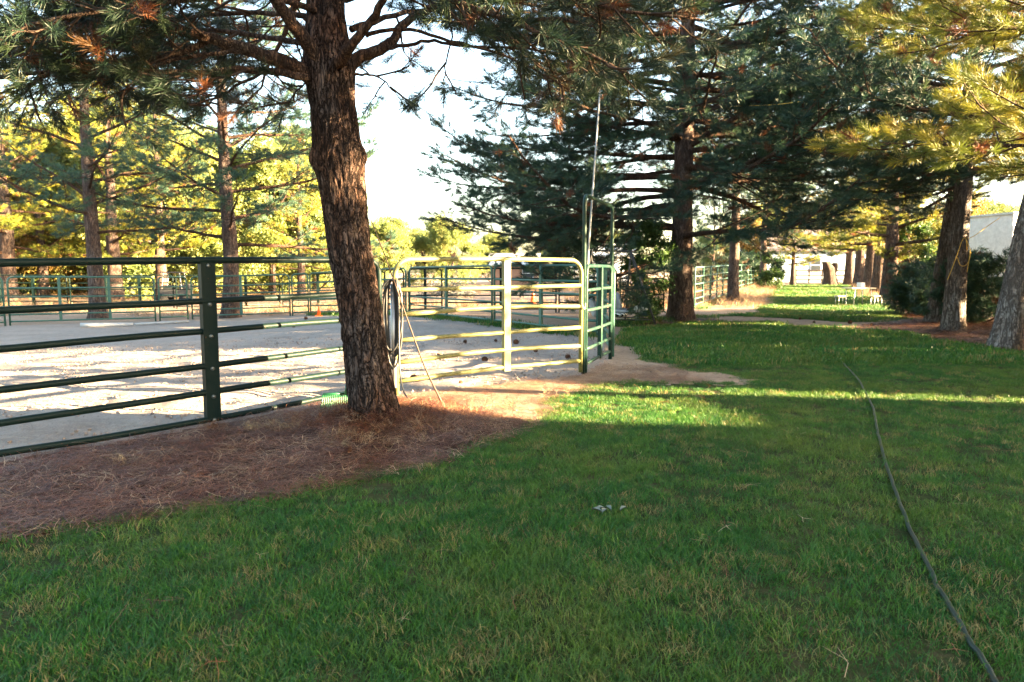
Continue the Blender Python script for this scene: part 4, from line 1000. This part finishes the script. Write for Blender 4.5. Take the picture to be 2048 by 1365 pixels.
# bare stump
sp_ = G(1661, 571); sr = empty('tree_stump', sp_, 'gnarled bare stump left standing at the end of the far lawn', 'stump')
obj('trunk', trunk_mesh([Vector((0, 0, -0.05)), Vector((-0.1, 0, 0.8)), Vector((-0.25, 0, 1.5)), Vector((-0.5, 0, 2.0))], [0.55, 0.5, 0.5, 0.3], 20, 18, 0.12, 0.4, 5), M['bark_far'], sr)
obj('fork', trunk_mesh([Vector((0.0, 0, 0.9)), Vector((0.25, 0, 1.4)), Vector((0.3, 0, 1.9))], [0.35, 0.3, 0.22], 14, 10, 0.12, 0.0, 6), M['bark_far'], sr)
# yellow rope on the pine
tR = G(1905, 660)
rr_ = empty('rope', P(1922, 500, tR.y - 0.35), 'yellow rope knotted round the pale-barked pine', 'rope'); o0 = rr_.location.copy(); dR = tR.y - 0.36
for pts in ([(1895, 560), (1905, 535), (1916, 505), (1925, 480), (1932, 478), (1934, 500)], [(1915, 515), (1920, 530), (1930, 532), (1938, 522), (1942, 505)], [(1933, 480), (1940, 500), (1938, 520), (1934, 545)], [(1936, 478), (1952, 470), (1976, 452), (2000, 436)]):
    MB().tube([P(v.x, v.y, dR) - o0 for v in spline([Vector((a, b, 0)) for a, b in pts], 4)], 0.008, 6).build('strand', M['rope'], rr_)
# cord strung between the pines
q = [P(1462, 213, 20.0), P(1545, 210, 17.0), P(1630, 200, 14.5)]
tag(MB().tube([p - q[0] for p in spline(q, 4)], 0.008, 5).build('cord', M['rope'], None, q[0]), 'pale cord strung between the broad pine and the boughs on the right', 'cord')
# camper at the right
cp = P(2040, 600, 29); cr_ = empty('camper', (cp.x + 1.6, cp.y + 1, H(cp.x, cp.y)), 'white camper trailer half hidden behind the dark low pine', 'camper', None, 0.25)
MB().box((0, 0, 2.45), (6.2, 2.3, 2.5)).build('body', M['white'], cr_, smoothed=False); MB().box((0, 0, 0.85), (6.0, 2.2, 0.7)).build('skirt', M['frame_dk'], cr_, smoothed=False)
MB().box((-1.6, -1.17, 2.3), (1.0, 0.03, 0.6)).build('window', M['glass'], cr_, smoothed=False)
MB().box((0, -1.6, 3.3), (5, 0.9, 0.06)).build('awning', M['tan'], cr_, smoothed=False)
MB().box((0, -1.16, 1.55), (6.2, 0.02, 0.16)).build('stripe', M['brown_wall'], cr_, smoothed=False); MB().box((0, 0, 3.73), (6.3, 2.4, 0.08)).build('roof', M['siding'], cr_, smoothed=False)
MB().box((-2.6, -1.17, 2.7), (0.7, 0.03, 0.5)).build('window', M['glass'], cr_, smoothed=False)
for sx in (-0.5, 0.5):
    w1 = MB().tube([(sx, -1.2, 0.34), (sx, -0.95, 0.34)], 0.34, 18).build('wheel', M['tyre'], cr_)
# far buildings
house((P(1640, 560, 78).x, 80, 0), (15, 8), 3.6, 5.8, 'pale blue house at the end of the far lawn', M['siding_blue'], M['roof'], 0, ((-1.4, 1.9, 1.0, 1.5, -1), (3.5, 1.9, 1.0, 1.5, -1)))
sh = house((P(1205, 560, 62).x, 64, 0), (5.2, 4), 2.7, 3.6, 'white shed with a dark doorway behind the patio swing', M['white'], M['siding'], 0, (), 'shed', 'shed')
MB().box((0.35, -2.03, 1.0), (1.3, 0.06, 1.9)).build('doorway', M['glass'], sh, smoothed=False)
house((P(1030, 560, 66).x, 68, 0), (4.2, 4), 2.3, 3.2, 'brown and white outbuilding behind the traffic cone', M['brown_wall'], M['siding'], 0, ((1.2, 1.4, 0.9, 0.9, -1),), 'shed', 'shed')
# board fence in front of the blue house
for k in range(4):
    a = XY(1590 + k * 26, 70); b = XY(1590 + k * 26 + 25, 70); r = empty('board_fence', (a[0], a[1], H(*a)), ['first', 'second', 'third', 'fourth'][k] + ' pale board fence bay from the left before the blue house', 'fence', 'board fence bays')
    Lb = b[0] - a[0]
    for z in (0.35, 0.8, 1.25): MB().box((Lb / 2, 0, z), (Lb, 0.05, 0.14)).build('board', M['wood'], r, smoothed=False)
    MB().box((0, 0.06, 0.7), (0.12, 0.1, 1.45)).build('post', M['wood'], r, smoothed=False)
# utility cart
ct = P(352, 600, 38); cv = empty('utility_cart', (ct.x, ct.y, H(ct.x, ct.y)), 'dark utility cart with a roll cage parked behind the narrow far gate', 'cart', None, 0.2)
b = MB(); b.box((0, 0, 0.62), (1.5, 1.1, 0.4)); b.box((0.55, 0, 0.95), (0.5, 1.0, 0.3)); b.build('body', M['frame_dk'], cv, smoothed=False)
MB().box((-0.25, 0, 0.92), (0.5, 0.9, 0.25)).build('seat', M['frame_dk'], cv, smoothed=False)
for sx in (-0.55, 0.45):
    for sy in (-0.5, 0.5): MB().tube([(sx, sy, 0.8), (sx * 0.8, sy, 1.7)], 0.025, 6).build('roll_bar', M['white'], cv)
MB().box((-0.05, 0, 1.74), (1.1, 1.1, 0.06)).build('roof', M['frame_dk'], cv, smoothed=False)
for sx in (-0.55, 0.6):
    for sy in (-0.55, 0.55): MB().tube([(sx, sy - 0.1, 0.3), (sx, sy + 0.1, 0.3)], 0.3, 14).build('wheel', M['tyre'], cv)
# white frames (garden chairs) by the far pine
for px, lab in ((414, 'worn white metal garden chair behind the brace of the near panel'),):
    c = P(px, 600, 37); r = empty('garden_chair', (c.x, c.y, H(c.x, c.y)), lab, 'chair', None, 0.3)
    MB().box((0, 0, 0.45), (0.55, 0.55, 0.05)).build('seat', M['chair'], r, smoothed=False)
    for k in range(4): MB().box((0, 0.27, 0.55 + k * 0.13), (0.55, 0.03, 0.06)).build('slat', M['chair'], r, smoothed=False)
    for sx in (-.25, .25):
        for sy in (-.25, .25): MB().tube([(sx, sy, 0), (sx, sy, 1.0 if sy > 0 else 0.62)], 0.02, 6).build('leg', M['chair'], r)
# pine cones
def cone_mesh():
    m = MB(); m.lathe([(0.004, 0), (0.020, 0.012), (0.024, 0.03), (0.015, 0.05), (0.004, 0.062)], 8)
    for lv in range(6):
        for k in range(8):
            a = k * 0.785 + lv * 0.39; z = 0.006 + lv * 0.0095; r = (0.022, 0.028, 0.029, 0.025, 0.02, 0.013)[lv]
            c, s_ = math.cos(a), math.sin(a); t = Vector((-s_, c, 0)) * 0.008; n = Vector((c, s_, 0))
            b = n * r * 0.6 + Vector((0, 0, z)); e = n * (r + 0.012) + Vector((0, 0, z + 0.009)); m.quad(b - t, b + t, e + t * .8, e - t * .8)
    return m.mesh('pine_cone')
pcm = cone_mesh(); rg = random.Random(8)
for i, (a, b) in enumerate([(934, 686), (988, 684), (1032, 690), (873, 714), (1073, 704), (970, 722), (925, 770), (966, 744), (832, 764), (830, 762), (1130, 718), (705, 905), (735, 930), (610, 640), (590, 655), (500, 660), (1600, 640), (1625, 646), (1560, 652), (1742, 652), (1700, 648)]):
    p = G(a, b); o = obj('pine_cone', pcm, M['cone_brown']); s = rg.uniform(0.9, 1.5) * (1.15 if p.y > 11 else 0.9); o.scale = (s, s, s); o.location = p + Vector((0, 0, 0.02 * s)); o.rotation_euler = (1.4 + rg.gauss(0, .3), rg.gauss(0, .3), rg.random() * 6.28)
    where = ('on the shaded arena sand seen through the gate' if 800 < a < 1140 and b < 800 else 'in the needles at the foot of the leaning pine' if b > 880 else
             'on the sand near the far arena fence' if a < 700 else 'along the bare path before the far lawn')
    tag(o, 'small brown fallen pine cone lying ' + where, 'pine cone', 'fallen pine cones ' + where)
# pale curled leaves on the lawn
p = G(1218, 1032); m = MB(); rg = random.Random(5)
lv = empty('fallen_leaves', p + Vector((0, 0, 0.028)), 'few pale curled leaves lying in the middle of the lawn', 'leaf')
for (x, y, a) in ((-0.05, 0.02, 0.3), (-0.03, -0.02, 1.0), (0.0, 0.03, 2.0), (0.09, 0.02, 0.7), (-0.075, -0.005, 2.6)):
    m = MB(); n = 4
    for i in range(n + 1):
        for j in range(3):
            u = i / n; wv = 0.017 * math.sin(math.pi * min(.97, max(.06, u))); X_ = (u - .5) * 0.06; Y_ = (j - 1) * wv; m.V.append((X_ * math.cos(a) - Y_ * math.sin(a) + x, X_ * math.sin(a) + Y_ * math.cos(a) + y, 0.012 * (abs(j - 1)) + 0.012 * math.sin(u * 3)))
    for i in range(n):
        for j in range(2): k = i * 3 + j; m.F.append((k, k + 1, k + 4, k + 3))
    m.build('leaf', M['pale_leaf'], lv)

# ------------------------------------------------------------------ grass, litter, clods
rs = np.random.RandomState(77)
def sample(n, x0, x1, y0, y1, reg, keep=None):
    x = rs.uniform(x0, x1, n); y = rs.uniform(y0, y1, n); k = region(x, y) == reg
    k &= (np.abs(x) < 0.80 * y + 1.2)
    if keep is not None: k &= keep(x, y)
    return x[k], y[k]
def put(name, sg, x, y, smin, smax, nv, label, dz=0.0, tilt=0.12, cat=None):
    n = len(x); z = hz(x, y) + dz
    rot = np.stack([rs.randn(n) * tilt, rs.randn(n) * tilt, rs.rand(n) * 6.283], -1)
    o = scatter(name, SG[sg], np.stack([x, y, z], -1), rot, rs.uniform(smin, smax, n), nv, None, 3); tag(o, label, cat or name.replace('_', ' ')); return o
dens = lambda x, y: rs.rand(len(x)) < np.clip(0.80 + 0.95 * fnoise(x, y, 1.9, 8, 3) + 0.45 * fnoise(x, y, 0.6, 12, 2), 0.5, 1)
xs, ys = [], []
for (y0, y1, per) in ((1.9, 4.2, 400), (4.2, 7, 270), (7, 11.5, 170)):
    x1 = 0.8 * y1 + 1.3; a, b = sample(int(per * 2 * x1 * (y1 - y0)), -x1, x1, y0, y1, 1, dens); xs.append(a); ys.append(b)
put('grass', 'grass', np.concatenate(xs), np.concatenate(ys), 0.7, 1.45, 5, 'short patchy green lawn grass in the foreground', cat='grass')
n = 60000; x = rs.uniform(-6, 7, n); y = rs.uniform(2.5, 12, n); r0 = region(x, y)
k = (r0 == 0) | (r0 == 3); x, y = x[k], y[k]
near = np.zeros(len(x), bool); close = np.zeros(len(x), bool)
for a in np.arange(0, 6.28, 0.785):
    near |= region(x + 0.22 * math.cos(a), y + 0.22 * math.sin(a)) == 1; close |= region(x + 0.09 * math.cos(a), y + 0.09 * math.sin(a)) == 1
k = (near & (rs.rand(len(x)) < 0.16 + 0.25 * (fnoise(x, y, 4, 14, 2) > 0.2))) | (close & (rs.rand(len(x)) < 0.5))
xs.append(x[k]); ys.append(y[k])
put('grass', 'grass', xs[-1], ys[-1], 0.5, 1.2, 5, 'thin ragged grass fringe creeping over the edge of the bare soil', cat='grass')
xs, ys = [], []
for (y0, y1, per) in ((11, 18, 55), (18, 30, 26), (30, 62, 9)):
    x1 = 0.8 * y1 + 1.3; a, b = sample(int(per * 2 * x1 * (y1 - y0)), -4, x1, y0, y1, 1); xs.append(a); ys.append(b)
put('grass', 'grass_far', np.concatenate(xs), np.concatenate(ys), 0.7, 1.3, 4, 'green grass of the lawn farther back', cat='grass')
a, b = sample(30000, -7, 3, 3, 9, 3); put('needle_litter', 'litter', a, b, 0.7, 1.4, 5, 'rust-brown fallen pine needles heaped round the leaning pine', 0.004, 0.1, 'pine needles')
a, b = sample(14000, 4, 22, 11, 26, 3); put('needle_litter', 'litter', a, b, 1.2, 2.4, 5, 'rust-brown fallen needles under the pines on the right', 0.004, 0.1, 'pine needles')
a, b = sample(1700, -8, 9, 2, 9, 1); put('needle_litter', 'litter_one', a, b, 0.6, 1.3, 5, 'single dry needles scattered over the lawn', 0.03, 0.25, 'pine needles')
a, b = sample(4500, -2.2, 2.6, 6.6, 11, 0); put('needle_litter', 'litter', a, b, 0.5, 1.1, 5, 'thin dry needles on the bare soil by the gate', 0.003, 0.1, 'pine needles')
# dry grass tufts hugging the trunk and the fence foot
dx, dy = [], []
for (px, py, n, sp) in ((560, 858, 22, .12), (520, 862, 12, .12), (690, 872, 12, .1), (820, 820, 16, .13), (880, 826, 20, .16), (930, 826, 16, .15), (860, 856, 22, .22), (1010, 818, 6, .12), (1110, 792, 7, .15), (250, 925, 5, .1), (830, 885, 12, .22), (720, 885, 10, .2)):
    p = G(px, py); dx += list(p.x + rs.randn(n) * sp); dy += list(p.y + rs.randn(n) * sp * .6)
put('dry_grass', 'dry', np.array(dx), np.array(dy), 0.35, 0.8, 4, 'straw-coloured dry grass tufts round the leaning pine and fence foot', 0.01, 0.9)
n = 1500; ang_ = rs.rand(n) * 6.283; rr_n = 0.24 + 0.50 * rs.rand(n) ** 1.6
hx = MAIN[0] + 0.06 + rr_n * np.cos(ang_) * 1.25; hy = MAIN[1] + rr_n * np.sin(ang_) * 0.8
put('needle_litter', 'litter', hx, hy, 0.5, 1.0, 5, 'loose heap of dry needles piled against the foot of the leaning pine', 0.012 + 0.07 * np.exp(-((rr_n - 0.24) / 0.22) ** 2) * rs.rand(n), 0.45, 'pine needles')
# weeds along the far fence foot and on the open yard
wx, wy = [], []
for (a, b, c, e) in ROW1[5:] + [(1225, 19, 1420, 23), (1400, 27, 1520, 50)]:
    n = 130; t = rs.rand(n); d_ = b + (e - b) * t + rs.randn(n) * 0.35; px = a + (c - a) * t; wx += list((px - CX) / FPX * d_); wy += list(d_)
put('weeds', 'grass_far', np.array(wx), np.array(wy), 0.6, 1.8, 4, 'green weeds growing along the foot of the far fences', cat='weeds')
a, b = sample(16000, -40, 40, 28, 75, 0, lambda x, y: fnoise(x, y, 0.16, 5, 3) > -0.1); put('dry_grass', 'dry', a, b, 1.5, 3.2, 4, 'sparse dry grass over the open yard beyond the pens', 0, 0.2)
a, b = sample(9000, -10, 3, 5, 16, 2); put('sand_clods', 'clod', a, b, 0.004, 0.022, 4, 'small clods and hoof crumbs on the arena sand', 0.0, 0.6)
a, b = sample(2600, -3, 4, 4, 12, 0); put('soil_crumbs', 'clod', a, b, 0.003, 0.012, 4, 'small crumbs of soil on the bare ground by the gate', 0.0, 0.6)
